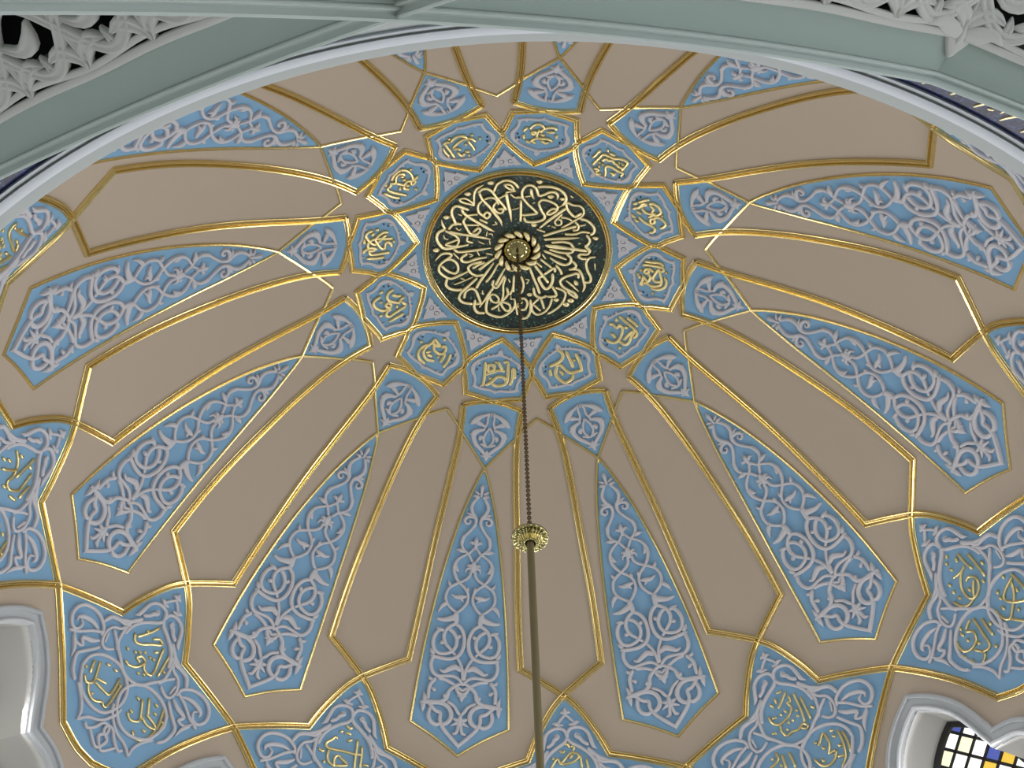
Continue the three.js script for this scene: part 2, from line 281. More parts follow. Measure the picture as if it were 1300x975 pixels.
const MEDAL=[[-142.67,9.36,0.049,-146.17,9.52,0.049,-149.16,9.33,0.049,-151.35,8.77,0.049,-153.15,7.63,0.049,-155.87,6.62,0.049,-158.11,5.78,0.05],
[-142.48,9.12,0.049,-141.65,8.19,0.049,-143.02,7.07,0.049,-144.05,5.78,0.05,-145.36,4.63,0.05,-143.35,3.75,0.016],
[-147.94,9.97,0.015,-143.32,9.92,0.046,-138.98,9.38,0.046,-133.28,8.16,0.031],
[-128.84,9.98,0.037,-131.79,9.69,0.037,-133.31,9.02,0.037,-133.28,8.16,0.037,-130.72,8.81,0.037,-128.55,9.48,0.037,-128.84,9.98,0.037],
[-126.8,8.19,0.053,-125.26,8.95,0.053,-123.54,9.65,0.052,-119.59,9.68,0.053,-115.93,9.25,0.053,-112.71,8.62,0.053,-109.44,8.16,0.053],
[-104.29,8.7,0.05,-108.27,8.57,0.05,-110.99,8.17,0.05,-111.99,7.64,0.05],
[-124.26,8.81,0.053,-122.31,8.32,0.053,-121.62,7.2,0.053,-122.31,5.87,0.053,-123.59,4.55,0.053,-125.86,3.72,0.016],
[-119.88,7.7,0.047,-115.62,7.62,0.047,-111.69,7,0.047,-106.19,6.08,0.047,-107.93,5.37,0.047,-115.03,5.23,0.047,-116.32,5.63,0.047,-109.32,5.84,0.047],
[-113.84,6.95,0.037,-120.2,5.81,0.037],
[-139.84,8.1,0.046,-135.22,7.79,0.046,-131.67,7.06,0.047,-132.12,6.3,0.047,-133.4,5.76,0.047,-139.13,5.97,0.047,-137.42,6.49,0.047,-132.12,6.3,0.047],
[-143.59,8.14,0.04,-148.09,8.04,0.04,-151.65,7.59,0.04,-152.3,6.76,0.04],
[-150.2,7.1,0.046,-146.09,6.62,0.046,-147.27,5.84,0.047,-151.78,5.53,0.047,-155.06,5.98,0.046,-150.36,6.16,0.046],
[-108.94,10.01,0.016,-105.95,9.58,0.047,-103.46,9.13,0.047],
[-102.54,9.26,0.056,-99.27,9.74,0.056,-94.32,9.72,0.056,-89.51,9.22,0.056,-86.22,8.54,0.056,-87.74,7.39,0.057,-91.24,5.89,0.031],
[-101.74,8.93,0.041,-97.68,7.25,0.041,-89.42,7.23,0.041,-89.1,8.13,0.041,-90.4,8.52,0.041,-93.89,7.69,0.041,-95.96,7.29,0.041],
[-102,8.38,0.047,-102.15,7.15,0.047,-104,5.79,0.047,-105.95,4.7,0.047,-108.39,3.49,0.016],
[-100.63,6.23,0.041,-95.98,6.09,0.041,-95.08,5.42,0.041],
[-161.75,7.97,0.055,-161.59,6.78,0.056,-161.93,5.37,0.056,-161.29,3.98,0.016],
[-161.98,9.28,0.04,-165.74,9.19,0.04,-168.27,8.5,0.04,-164.26,8.67,0.04,-161.88,9.17,0.04],
[-161.99,8.19,0.037,-165.73,8.21,0.037,-169.42,8.28,0.037],
[-152.96,8.67,0.046,-156.79,9.49,0.046,-161.49,9.85,0.046,-166.03,9.73,0.046,-169.57,9.25,0.046,-171.8,8.7,0.046],
[-155.03,7.55,0.037,-160.22,7.8,0.037],
[-165.43,7.79,0.031,-168.53,7.32,0.031],
[-165.09,5.64,0.022,-172.25,5.81,0.022],
[-126.54,6.16,0.04,-129.15,5.27,0.041],
[-123.28,7.62,0.037,-128.91,6.95,0.037],
[-152.29,9.98,0.076,-154.19,9.86,0.077],
[-135.07,9.97,0.077,-136.65,9.74,0.077],
[-112.11,9.8,0.077,-113.03,9.48,0.077],
[-85.17,9.75,0.078,-85.07,9.39,0.078],
[-118.82,8.7,0.022,-119.31,8.2,0.022],
[-106.75,7.97,0.022,-105.52,7.51,0.022,-107.72,7.35,0.022],
[-97.54,9.01,0.022,-95.1,8.73,0.022,-94.75,8.35,0.022],
[-118.08,4.43,0.022,-110.44,4.17,0.022],
[-115.96,4.1,0.022,-118.83,3.8,0.022,-115.64,3.54,0.022],
[-132.02,4.61,0.022,-138.17,4.36,0.022,-137.63,4.78,0.022],
[-97.85,4.74,0.022,-95.67,4.04,0.022],
[-104.21,3.57,0.022,-96.44,3.32,0.022],
[-175.92,7.22,0.049,-174.76,8.07,0.049,-177.17,8.96,0.049,178.56,9.17,0.049,174.51,8.76,0.049,171.11,8.01,0.049,167.34,8.33,0.049,164.48,8.88,0.049,161.04,9.17,0.049,157.79,8.98,0.049,155.95,8.4,0.022],
[173.45,9.14,0.052,168.47,9.48,0.052,162.88,9.74,0.052,156.89,9.73,0.052,151.77,9.3,0.052,149.58,8.61,0.053,149.91,7.71,0.015],
[-169.65,7.31,0.046,-175.16,7.32,0.046,178.87,6.55,0.046,167.43,5.79,0.047,166.19,5.5,0.047,-178.36,4.9,0.047],
[-174.39,6.78,0.046,-175.29,5.4,0.047,-176.15,4.03,0.047],
[168.34,7.01,0.046,167.03,7.54,0.046,161.93,7.75,0.046,155.35,7.8,0.046,150.91,7.59,0.046,149.84,7.01,0.047,152.26,6.23,0.047,155.36,6.24,0.047,154.25,6.99,0.047,150.66,7.41,0.046],
[168.02,6.91,0.05,162.9,6.24,0.05,154.54,5.65,0.05,155.22,4.96,0.05,164.44,4.29,0.05,175.21,4.13,0.05,178.7,4.5,0.05],
[145.61,7.98,0.053,146.43,6.82,0.053,147.65,5.52,0.053,148.86,4.02,0.031],
[149.18,8.81,0.049,144.85,8.25,0.05,138.02,8.1,0.05,134.5,8.28,0.05,134.65,9.04,0.05],
[148.76,8.87,0.04,143.74,9.07,0.04,140.16,9.61,0.04,135.63,9.59,0.04,132.39,9.02,0.04,131.68,7.92,0.04,130.84,6.81,0.041,130.72,5.98,0.016],
[143.43,7.2,0.037,142.68,6.51,0.037,141.21,5.89,0.037,136.42,5.83,0.037,134.85,6.26,0.037,138.61,6.58,0.037,141.99,6.44,0.037],
[140.89,6.92,0.037,137.21,7.34,0.037,132.99,7.61,0.037],
[130.59,8.65,0.05,127.41,9.19,0.05,121.73,9.55,0.05,117.26,9.49,0.05,114.71,8.91,0.05],
[132.01,3.74,0.05,129.57,4.88,0.05,127.44,6.19,0.05,125.93,7.59,0.05],
[130.06,7.89,0.041,125.59,7.97,0.041,122.31,7.67,0.041,122.99,7.13,0.041],
[121.47,6.1,0.041,118.6,7.12,0.041,118.97,8.07,0.041,116.91,8.82,0.041],
[124.17,3.57,0.047,119.63,4.69,0.047,115.86,6.08,0.047,113.67,7.5,0.016],
[114.24,4.28,0.047,112.69,5.36,0.047,109.13,6.29,0.047,104.29,6.59,0.047],
[110.43,3.49,0.05,106.5,4.81,0.05,102.52,6.13,0.05,100.34,8.1,0.05],
[114.61,8.45,0.047,110.14,8.67,0.047,106.12,8.32,0.047,104.74,8.04,0.047,101.19,8.55,0.047,97.96,8.38,0.047],
[178.32,8.52,0.052,176.79,7.9,0.052,173.69,7.35,0.022],
[-178.47,7.47,0.031,177.73,7.66,0.031],
[174.84,9.81,0.077,173.07,9.86,0.077],
[162.59,8.3,0.077,160.75,8.45,0.077],
[153.77,8.77,0.062,152.43,8.94,0.062],
[161.85,3.92,0.072,157.96,4.07,0.072],
[111.36,9.25,0.072,110.95,9.53,0.072],
[173.66,6.68,0.022,171.91,6.91,0.022],
[142.12,4.83,0.025,141.33,5.07,0.025],
[138.55,5.21,0.022,133.95,5.44,0.022],
[107.81,7.27,0.025,107.66,7.49,0.025],
[150.2,9.81,0.025,148.05,9.79,0.025],
[125.11,8.13,0.031,124.2,8.75,0.031],
[149.89,3.69,0.031,137.49,4.11,0.031],
[-76.51,9.76,0.016,-81.5,8.98,0.047,-81.61,8.08,0.047,-79.17,7.82,0.047,-75.7,8.59,0.047,-72.71,9.3,0.047,-68.01,9.57,0.047,-63.21,9.24,0.048,-58.47,8.65,0.048,-57.74,7.6,0.048,-57.68,6.5,0.032],
[-75.81,8.68,0.047,-75.42,7.87,0.047,-70.48,7.33,0.047,-63.85,7.38,0.048,-61.34,7.89,0.048,-65.83,8.63,0.047,-71,9.08,0.047],
[-59.26,9.1,0.051,-55.57,9.48,0.051,-51.34,9.35,0.051,-46.74,8.73,0.051,-45.3,8.31,0.051],
[-85.16,7.45,0.047,-82.55,6.99,0.047,-82.92,5.82,0.047,-84.94,4.47,0.047,-89.04,3.14,0.016],
[-79.05,6.01,0.05,-76.01,6.58,0.05,-71.61,6.66,0.051,-68.96,5.98,0.051,-70.39,4.93,0.051,-69.12,3.75,0.032],
[-63.57,4.52,0.047,-64.61,5.63,0.047,-61.58,6.22,0.048,-55.27,6.22,0.048,-48.1,5.82,0.048,-44.25,5.19,0.048],
[-61.97,2.83,0.032,-56.98,3.93,0.054,-53.3,5.09,0.054],
[-58.99,5.64,0.048,-60.85,4.79,0.047,-60.5,4.22,0.047],
[-51.29,3.3,0.032,-43.64,4.65,0.051,-39.71,5.91,0.051,-36.77,6.86,0.051],
[-43.84,2.91,0.032,-35.11,4.4,0.045,-33.56,5.49,0.045],
[-23.15,2.84,0.032,-21.89,4.2,0.048,-21.23,5.21,0.048],
[-26.98,4.92,0.048,-24.1,5.48,0.048,-18.32,5.53,0.048,-16.63,4.79,0.048,-16.19,3.78,0.048],
[-52.11,8.63,0.025,-50.36,7.39,0.025,-49.05,6.3,0.025],
[-44.91,6.06,0.048,-43.82,7.31,0.048,-43.25,8.43,0.048,-40.91,9.22,0.048,-36.13,9.33,0.048,-29.75,8.81,0.048],
[-37.94,8.78,0.048,-41.06,8.1,0.048,-39.94,7.37,0.048,-35.05,7.21,0.048,-28.34,7.69,0.048,-24.35,8.18,0.048,-26.69,8.5,0.048],
[-21.96,5.82,0.048,-22.45,7,0.048,-22.76,8.74,0.016],
[-29.35,8.28,0.051,-26.74,8.98,0.051,-22.39,9.39,0.051,-17.44,9.12,0.051],
[-20.55,6.66,0.042,-16.16,6.42,0.042,-10.77,6.73,0.042,-10.86,7.27,0.042,-15.23,7.36,0.042,-18.6,7.1,0.042,-20.55,6.66,0.042],
[-21.11,6.92,0.048,-19.34,7.92,0.048,-16.34,8.83,0.048,-11.24,9.07,0.048,-4.63,9.01,0.048,0.91,8.46,0.048,5.64,7.61,0.048,6.1,6.9,0.032],
[-8.76,7.19,0.045,-4.44,7.06,0.045,1.1,7.25,0.045,2.34,7.84,0.045,-0.77,8.09,0.045,-4.78,7.68,0.045,-8.05,7.16,0.045,-9.21,7.62,0.045,-13.07,8.32,0.045],
[-12.48,3.9,0.041,-11.25,4.94,0.042,-7.39,6.1,0.042,-7.05,6.92,0.042],
[-4.95,5.21,0.045,-2.28,5.98,0.045,-6.31,6.9,0.045],
[1.98,3.48,0.041,2.87,4.9,0.042,0.33,5.94,0.042],
[-85.02,9.75,0.078,-84.92,9.39,0.078],
[-78.75,5.74,0.025,-76.53,5.3,0.025,-74.5,5.69,0.025],
[-53.94,7.54,0.025,-51.72,7.29,0.025],
[-29.68,6.71,0.026,-27.67,7.03,0.026,-26.4,6.93,0.026],
[-6.49,3.99,0.025,-2.75,4.35,0.026],
[1.57,6.23,0.026,1.9,6.53,0.026,4.32,6.51,0.026],
[-7.9,7.88,0.026,-7.13,8.27,0.026,-5.88,8.23,0.026],
[-18.18,2.71,0.025,-8.82,2.86,0.025,1.85,2.66,0.025],
[-81.25,7.54,0.025,-74.84,6.96,0.025],
[-81.17,4.74,0.025,-74.39,4.51,0.025],
[-76.99,3.67,0.025,-71.38,2.98,0.025],
[107.96,3.64,0.047,103.57,5.15,0.047,102.28,6.58,0.047,100.87,8.01,0.047],
[101.37,3.88,0.044,97.55,4.78,0.044,96.75,5.86,0.044,98.63,6.49,0.044,104.06,6.68,0.044],
[97.91,3.25,0.047,92.79,4.18,0.047,89.85,5.21,0.047,88.13,5.89,0.032],
[95.24,5.87,0.051,91.1,6.38,0.051,85.5,6.42,0.051,80.88,5.91,0.051,80.95,5.04,0.051,84.92,4.01,0.032],
[104.57,8.03,0.047,101,8.46,0.047,97.37,8.29,0.047,96.76,7.49,0.047,94.1,7.24,0.047,92.32,7.73,0.047,92.91,8.17,0.047],
[95.42,9.22,0.025,94.03,8.52,0.047,88.67,8.28,0.047,82.35,8.71,0.048,78.38,9.33,0.048,74.72,9.5,0.048,72.49,9.06,0.048],
[87.22,6.74,0.047,83.99,7.22,0.048,79.84,7.01,0.048,77.53,6.63,0.048],
[77.53,6.63,0.038,80.69,7.55,0.048,77.83,8.18,0.048,72.48,8.86,0.048,68.88,9.29,0.048,64.28,9.46,0.016],
[73.39,8.07,0.048,77.12,7.73,0.048,73.14,7.17,0.048,67.37,6.62,0.048,60.87,6.49,0.048,57.86,7.15,0.048,58.78,8.02,0.048,60.06,8.82,0.048,58.36,9.42,0.048,57.05,8.49,0.048,57.79,8.02,0.048],
[64.72,7.06,0.026,64.31,7.99,0.041,63,9.04,0.022],
[75.77,3.05,0.041,72.76,3.63,0.041,70.07,4.56,0.041],
[55.16,4.54,0.048,71.19,4.92,0.048,66.78,5.26,0.048],
[54.72,2.91,0.048,51.76,4.01,0.048,49.59,5.6,0.048],
[40.77,2.76,0.048,36.5,4.14,0.048,34.84,5.65,0.048,33.96,6.28,0.048],
[61.39,5.28,0.054,55.07,5.82,0.054,47.27,6.19,0.054,41.93,6.05,0.054,41.61,5.07,0.054,43.81,4.46,0.054,49.11,4.52,0.054],
[75.81,5.03,0.048,72.11,5.7,0.048,68.69,6.11,0.048],
[29.6,5.44,0.048,28.59,6.26,0.048,32.55,6.87,0.048,38.1,6.96,0.048],
[49.89,6.41,0.048,47.13,7.56,0.048,39.86,7.14,0.048],
[52.34,6.79,0.042,55.38,7.83,0.042,51.45,8.42,0.042,45.26,8.85,0.042,38.81,9.06,0.042,32.68,9.16,0.042],
[41.52,7.67,0.042,36.58,8.33,0.042,30.41,8.81,0.042,24.65,8.84,0.042,21.7,8.32,0.042,22.35,7.51,0.042,29.8,6.95,0.042],
[32.59,7.09,0.042,31.65,8.34,0.042],
[24.39,7.58,0.039,27.97,8.46,0.039],
[16.23,3.59,0.041,18.19,4.54,0.042,14.62,5.52,0.042,9.8,5.79,0.042],
[10.5,6.5,0.045,16.25,6.46,0.045,18.57,7.11,0.045,15.6,7.86,0.045,11.57,7.82,0.045,9.6,7.2,0.045,13.45,6.93,0.045],
[22.01,6.88,0.048,19.95,8.16,0.048,15.96,8.98,0.048,11.2,9.01,0.048],
[2.02,3.78,0.038,4.12,5.5,0.038],
[5.63,6.5,0.038,8.85,8.5,0.039],
[52.44,9.07,0.08,54.16,9.32,0.08],
[47.67,9.12,0.08,49.49,9.34,0.08],
[21.6,6.05,0.07,24.12,6.11,0.07],
[68.56,8.03,0.07,67.47,8.35,0.07],
[43.69,7.97,0.071,45.32,8.13,0.071],
[89.68,9.3,0.032,84.87,9.52,0.016],
[23.46,4,0.026,27.93,4.2,0.026,22.67,4.61,0.026],
[87.93,3.04,0.032,80.94,3.52,0.032],
[62.81,2.92,0.032,61.48,3.66,0.032]];
const PANELCALL={10:[[[-2.43,63.22,0.037,-2.02,63.86,0.037,-1.02,63.7,0.037,0.16,63.01,0.037,1.57,62.3,0.037,0.84,62,0.037,0.16,62.39,0.037],
[0.05,61.03,0.037,-0.67,61.99,0.037,-1.89,63.25,0.037],
[2.03,62.57,0.037,2.16,63.72,0.037,2.37,65.34,0.037,1.79,65.83,0.037,0.93,65.62,0.037,0.65,64.92,0.037],
[3.18,62.82,0.037,3.12,64.07,0.037,3.05,65.31,0.037],
[-1.77,66.17,0.036,-1.16,66.32,0.037,-0.03,65.92,0.037,0.65,64.92,0.037,-0.22,64.72,0.037,-0.62,65.14,0.037,-0.02,65.3,0.037],
[-2.43,64.96,0.037,-2.2,65.06,0.037],
[-1.27,64.75,0.037,-1.04,64.79,0.037],
[-0.73,64.43,0.037,-0.54,64.49,0.037],
[-0.06,64.11,0.037,0.17,64.15,0.037],
[0.88,64.19,0.037,1.07,64.26,0.037],
[1.45,64.12,0.037,1.64,64.18,0.037],
[0.43,66.36,0.037,0.65,66.4,0.037],
[1.18,66.1,0.037,1.4,66.15,0.037],
[3.36,64.55,0.037,3.59,64.61,0.037],
[-1.18,62.11,0.037,-0.83,62.29,0.037],
[1.23,63.44,0.037,1.55,63.16,0.037]],
[[-5.57,70.29,0.036,-4.97,70.76,0.036,-4.17,70.24,0.036,-4.3,69.13,0.036,-4.61,68.12,0.036],
[-4.65,70.55,0.036,-4.13,71.41,0.036,-3.07,71.76,0.036,-2.03,71.28,0.036],
[-3.76,70.15,0.036,-2.53,70.24,0.036,-1.47,70.1,0.036,-1.26,68.11,0.036],
[-2.03,71.28,0.036,-1.39,71.57,0.036,-0.98,70.49,0.036,-0.76,68.49,0.036],
[-3.86,69.7,0.036,-2.63,69.45,0.036],
[-5.35,68.42,0.036,-5.1,69.64,0.036],
[-3.66,67.78,0.036,-3.21,67.68,0.036],
[-2.45,67.72,0.036,-2.06,67.66,0.036],
[-3.74,71.27,0.036,-3.53,71.3,0.036],
[-0.93,68.7,0.036,-0.65,68.77,0.036],
[-6.05,69.5,0.036,-5.83,69.53,0.036]],
[[1.6,70.51,0.036,2.22,70.99,0.036,3.27,70.58,0.036,3.23,69.78,0.037,2.61,68.43,0.037],
[3.3,69.9,0.037,4.48,70.44,0.037,5.77,70.1,0.037,5.65,68.01,0.037],
[3.13,71.82,0.036,3.65,72.36,0.036,4.76,72.1,0.036,5.47,71.08,0.037,5.54,70.06,0.037,3.96,69.55,0.037],
[3.36,67.86,0.037,4.05,69.34,0.037],
[6.45,68.27,0.037,6.24,70.19,0.037],
[1.77,70.11,0.036,2.09,70.2,0.036],
[1.88,68.54,0.037,2.2,68.63,0.037],
[4.42,68,0.037,4.75,68.1,0.037],
[4.73,68.88,0.037,5.02,68.93,0.037],
[4.29,71.1,0.037,4.58,71.15,0.037],
[6.04,69.21,0.037,6.26,69.3,0.037]]],2:[[[1.28,62.02,0.036,1.27,63.21,0.036,1.52,64.2,0.036],
[2.33,62.89,0.036,2.34,64.28,0.036,2.25,65.77,0.036],
[0.74,63.37,0.036,-0.54,63.91,0.036,-1.34,64.82,0.036,-1.27,66.01,0.036,-0.4,66.49,0.036,0.71,66.05,0.036,1.12,65.23,0.036,0.49,64.53,0.036,-0.17,64.58,0.036],
[0.58,65.18,0.036,-0.36,65.96,0.036,-0.67,66.47,0.036],
[-1.3,63.31,0.036,-0.33,63.49,0.036,0.62,63.47,0.036],
[-3.29,65.05,0.036,-2.71,66.04,0.036,-1.83,66.51,0.036,-0.93,66.46,0.036],
[-0.13,61.1,0.036,-0.26,61.39,0.036],
[-0.79,61.6,0.036,-0.87,61.86,0.036],
[-0.95,62.35,0.036,-0.8,62.62,0.036],
[0.65,62.11,0.036,0.53,62.49,0.036],
[3.04,64.51,0.036,3.08,64.86,0.036],
[1.63,65.88,0.036,1.62,66.17,0.036],
[-2.41,63.31,0.036,-2.31,63.62,0.036],
[-2.39,65.04,0.036,-2.28,65.35,0.036],
[-2.45,64.2,0.036,-2.52,64.45,0.036],
[-0.63,65.25,0.036,-0.53,65.56,0.036]],
[[-1.57,68.57,0.036,-1.6,69.64,0.036,-1.52,70.6,0.036],
[-2.47,67.88,0.036,-2.51,69.49,0.036,-2.58,70.88,0.036,-2.97,71.3,0.036,-3.77,71.07,0.036],
[-4.18,68.26,0.036,-3.42,68.82,0.036,-3.73,69.67,0.036,-4.79,69.98,0.036,-5.75,69.66,0.036,-6.06,68.9,0.036,-5.97,68.25,0.036],
[-4.58,70.31,0.036,-3.72,71.29,0.036,-4.54,71.93,0.036,-5.43,71.82,0.036,-5.56,70.85,0.036],
[-3.04,67.64,0.036,-3.97,68.05,0.036],
[-4.89,67.97,0.036,-4.81,68.32,0.036],
[-4.67,68.88,0.036,-4.63,69.16,0.036],
[-4.59,67.45,0.036,-4.58,67.76,0.036],
[-2.08,71.5,0.036,-1.98,71.83,0.036],
[-6.18,69.92,0.036,-6.09,70.27,0.036],
[-0.99,69.41,0.036,-0.98,69.71,0.036],
[-3.64,69.95,0.036,-3.62,70.25,0.036]],
[[5.16,68.05,0.035,5.33,69.34,0.035,5.34,70.29,0.035],
[4.81,68.32,0.035,3.29,68.55,0.035,2.35,69.08,0.035,3.16,70.12,0.035,4.49,70.97,0.035],
[4.46,68.59,0.035,3.72,69.66,0.035,2.68,70.28,0.035,1.41,70.9,0.035,0.59,69.88,0.036,0.58,69.13,0.036],
[1.56,71.02,0.035,2.88,72.37,0.035],
[4.06,67.32,0.035,4.04,67.62,0.035],
[2.18,67.85,0.036,2.18,68.15,0.036],
[2.02,68.47,0.036,2.02,68.77,0.035],
[1.51,69.36,0.035,1.57,69.71,0.035],
[4.49,69.37,0.035,4.41,69.72,0.035],
[3.05,70.81,0.035,3.05,71.11,0.035]]],1:[[[1.64,62.4,0.035,1.72,63.42,0.035,1.75,64.54,0.035,1.61,65.7,0.035],
[2.32,63.18,0.035,2.41,64.44,0.035,2.51,65.71,0.035],
[0.89,62.35,0.035,0.88,62.96,0.035,0.39,63.01,0.035,0.69,63.62,0.035,0.26,64.18,0.035,-0.55,64.6,0.035,-1.55,64.82,0.035,-2.39,64.39,0.035,-2.62,63.58,0.035],
[-1.59,64.93,0.035,-1.62,65.64,0.035,-1.18,66.29,0.035,-0.37,66.12,0.035,0.47,66.21,0.035,0.87,66,0.035,1.39,65.85,0.035,1.78,66.26,0.035,1.51,66.51,0.035,0.94,66.15,0.035],
[0.67,61.89,0.035,-0.09,62.45,0.035,-0.89,63.12,0.035],
[-0.4,61.53,0.035,0.2,61.58,0.035],
[-1.01,61.98,0.035,-0.96,62.49,0.035],
[-1.84,62.4,0.035,-1.51,62.83,0.035],
[-1.01,63.81,0.035,-0.91,63.97,0.035],
[-2.17,63.92,0.035,-1.72,63.97,0.035],
[-0.35,63.58,0.035,-0.2,63.88,0.035],
[1.12,64.11,0.035,1.22,64.27,0.035],
[0.97,64.71,0.035,1.07,64.87,0.035],
[0.17,64.94,0.035,0.28,65.1,0.035],
[-0.43,64.95,0.035,-0.33,65.11,0.035],
[-0.94,65.6,0.035,-0.85,65.75,0.035],
[3.14,64.51,0.035,3.43,64.88,0.035],
[-2.92,65.43,0.035,-2.46,65.55,0.035]],
[[-1.7,68.13,0.038,-1.59,68.88,0.038,-1.53,69.74,0.038],
[-2.65,68.02,0.038,-2.66,68.73,0.038,-2.66,69.44,0.038],
[-3.31,67.54,0.038,-3.25,68.27,0.038,-4.05,68.7,0.038,-4.5,68.78,0.038],
[-4.03,67.94,0.038,-3.93,68.09,0.038],
[-3.17,68.96,0.038,-3.07,69.11,0.038]],
[[5.07,68.29,0.038,5.16,69.54,0.038,4.83,71.08,0.037,3.96,72,0.037],
[5.62,68.66,0.038,5.75,69.82,0.038,5.61,70.96,0.037],
[3.34,67.89,0.038,3.5,69.05,0.038,3.02,70.04,0.038,3.88,70.05,0.038,3.55,70.75,0.038,2.63,71.19,0.038,1.64,70.88,0.038,1.07,69.93,0.038],
[3.95,70.81,0.038,4.59,70.97,0.037],
[3.1,67.78,0.038,2.2,68.73,0.038],
[4.25,67.85,0.038,4.43,68.08,0.038],
[4.23,68.47,0.038,4.4,68.72,0.038],
[4.5,69.68,0.038,4.68,69.91,0.038],
[2.47,69.08,0.038,2.64,69.39,0.038],
[1.91,70.28,0.038,2.07,70.61,0.038],
[1.82,68.25,0.038,1.93,68.44,0.038]]],11:[[[-1.43,62.76,0.039,-1.66,62.66,0.039,-2.05,63.08,0.039,-2.62,63.56,0.039,-2.48,64.02,0.039,-1.66,64.07,0.039,-0.19,63.96,0.039,1.31,63.96,0.039,2.27,63.84,0.039],
[1.41,62.37,0.039,1.51,63.59,0.039,1.64,65.37,0.039],
[2.16,62.95,0.039,2.32,64.08,0.039,2.39,65.22,0.039],
[-2.11,64.26,0.039,-2.08,65.08,0.039,-1.63,65.63,0.039,-0.99,65.8,0.039],
[-0.99,65.8,0.039,-1.13,64.93,0.039,-0.72,64.58,0.039,-0.04,64.92,0.039,0.66,65.34,0.039,-0.9,65.78,0.039],
[-0.34,61.92,0.039,0.27,61.91,0.039],
[-1.08,62.01,0.039,-0.9,61.76,0.039],
[-0.47,61.12,0.039,0.01,61.34,0.039,0.26,61.12,0.039],
[0.18,62.72,0.039,0.62,62.45,0.039],
[-3.37,64.42,0.039,-3.01,64.62,0.039,-2.75,64.47,0.039],
[-2.48,65.6,0.038,-2.31,65.72,0.038],
[2.8,64.89,0.039,3.38,64.85,0.039]],
[[-5.57,70.29,0.036,-4.97,70.76,0.036,-4.17,70.24,0.036,-4.3,69.13,0.036,-4.61,68.12,0.036],
[-4.65,70.55,0.036,-4.13,71.41,0.036,-3.07,71.76,0.036,-2.03,71.28,0.036],
[-3.76,70.15,0.036,-2.53,70.24,0.036,-1.47,70.1,0.036,-1.26,68.11,0.036],
[-2.03,71.28,0.036,-1.39,71.57,0.036,-0.98,70.49,0.036,-0.76,68.49,0.036],
[-3.86,69.7,0.036,-2.63,69.45,0.036],
[-5.35,68.42,0.036,-5.1,69.64,0.036],
[-3.66,67.78,0.036,-3.21,67.68,0.036],
[-2.45,67.72,0.036,-2.06,67.66,0.036],
[-3.74,71.27,0.036,-3.53,71.3,0.036],
[-0.93,68.7,0.036,-0.65,68.77,0.036],
[-6.05,69.5,0.036,-5.83,69.53,0.036]],
[[1.6,70.51,0.036,2.22,70.99,0.036,3.27,70.58,0.036,3.23,69.78,0.037,2.61,68.43,0.037],
[3.3,69.9,0.037,4.48,70.44,0.037,5.77,70.1,0.037,5.65,68.01,0.037],
[3.13,71.82,0.036,3.65,72.36,0.036,4.76,72.1,0.036,5.47,71.08,0.037,5.54,70.06,0.037,3.96,69.55,0.037],
[3.36,67.86,0.037,4.05,69.34,0.037],
[6.45,68.27,0.037,6.24,70.19,0.037],
[1.77,70.11,0.036,2.09,70.2,0.036],
[1.88,68.54,0.037,2.2,68.63,0.037],
[4.42,68,0.037,4.75,68.1,0.037],
[4.73,68.88,0.037,5.02,68.93,0.037],
[4.29,71.1,0.037,4.58,71.15,0.037],
[6.04,69.21,0.037,6.26,69.3,0.037]]],0:[[[-2.41,63.34,0.036,-2.06,62.92,0.036,-1.5,62.41,0.036,-1.13,63.06,0.036],
[-1.02,62.98,0.036,-0.32,62.31,0.036,0.47,61.84,0.036,1.29,62.08,0.036,1.24,62.53,0.036,0.24,62.98,0.036,-0.92,63.07,0.036],
[1.6,62.2,0.036,1.65,63.54,0.036],
[2.38,62.72,0.036,2.47,63.71,0.036],
[-0.29,60.89,0.036,0.04,60.83,0.036,0.21,61.2,0.036],
[0.54,61.13,0.036,0.86,61.16,0.036,0.71,61.59,0.036],
[-1.11,61.55,0.036,-0.8,61.75,0.036,-0.47,61.59,0.036],
[-2.13,62.42,0.036,-1.96,62.3,0.036],
[0.19,62.44,0.036,0.49,62.15,0.036]],
[[-5.57,70.29,0.036,-4.97,70.76,0.036,-4.17,70.24,0.036,-4.3,69.13,0.036,-4.61,68.12,0.036],
[-4.65,70.55,0.036,-4.13,71.41,0.036,-3.07,71.76,0.036,-2.03,71.28,0.036],
[-3.76,70.15,0.036,-2.53,70.24,0.036,-1.47,70.1,0.036,-1.26,68.11,0.036],
[-2.03,71.28,0.036,-1.39,71.57,0.036,-0.98,70.49,0.036,-0.76,68.49,0.036],
[-3.86,69.7,0.036,-2.63,69.45,0.036],
[-5.35,68.42,0.036,-5.1,69.64,0.036],
[-3.66,67.78,0.036,-3.21,67.68,0.036],
[-2.45,67.72,0.036,-2.06,67.66,0.036],
[-3.74,71.27,0.036,-3.53,71.3,0.036],
[-0.93,68.7,0.036,-0.65,68.77,0.036],
[-6.05,69.5,0.036,-5.83,69.53,0.036]],
[[1.6,70.51,0.036,2.22,70.99,0.036,3.27,70.58,0.036,3.23,69.78,0.037,2.61,68.43,0.037],
[3.3,69.9,0.037,4.48,70.44,0.037,5.77,70.1,0.037,5.65,68.01,0.037],
[3.13,71.82,0.036,3.65,72.36,0.036,4.76,72.1,0.036,5.47,71.08,0.037,5.54,70.06,0.037,3.96,69.55,0.037],
[3.36,67.86,0.037,4.05,69.34,0.037],
[6.45,68.27,0.037,6.24,70.19,0.037],
[1.77,70.11,0.036,2.09,70.2,0.036],
[1.88,68.54,0.037,2.2,68.63,0.037],
[4.42,68,0.037,4.75,68.1,0.037],
[4.73,68.88,0.037,5.02,68.93,0.037],
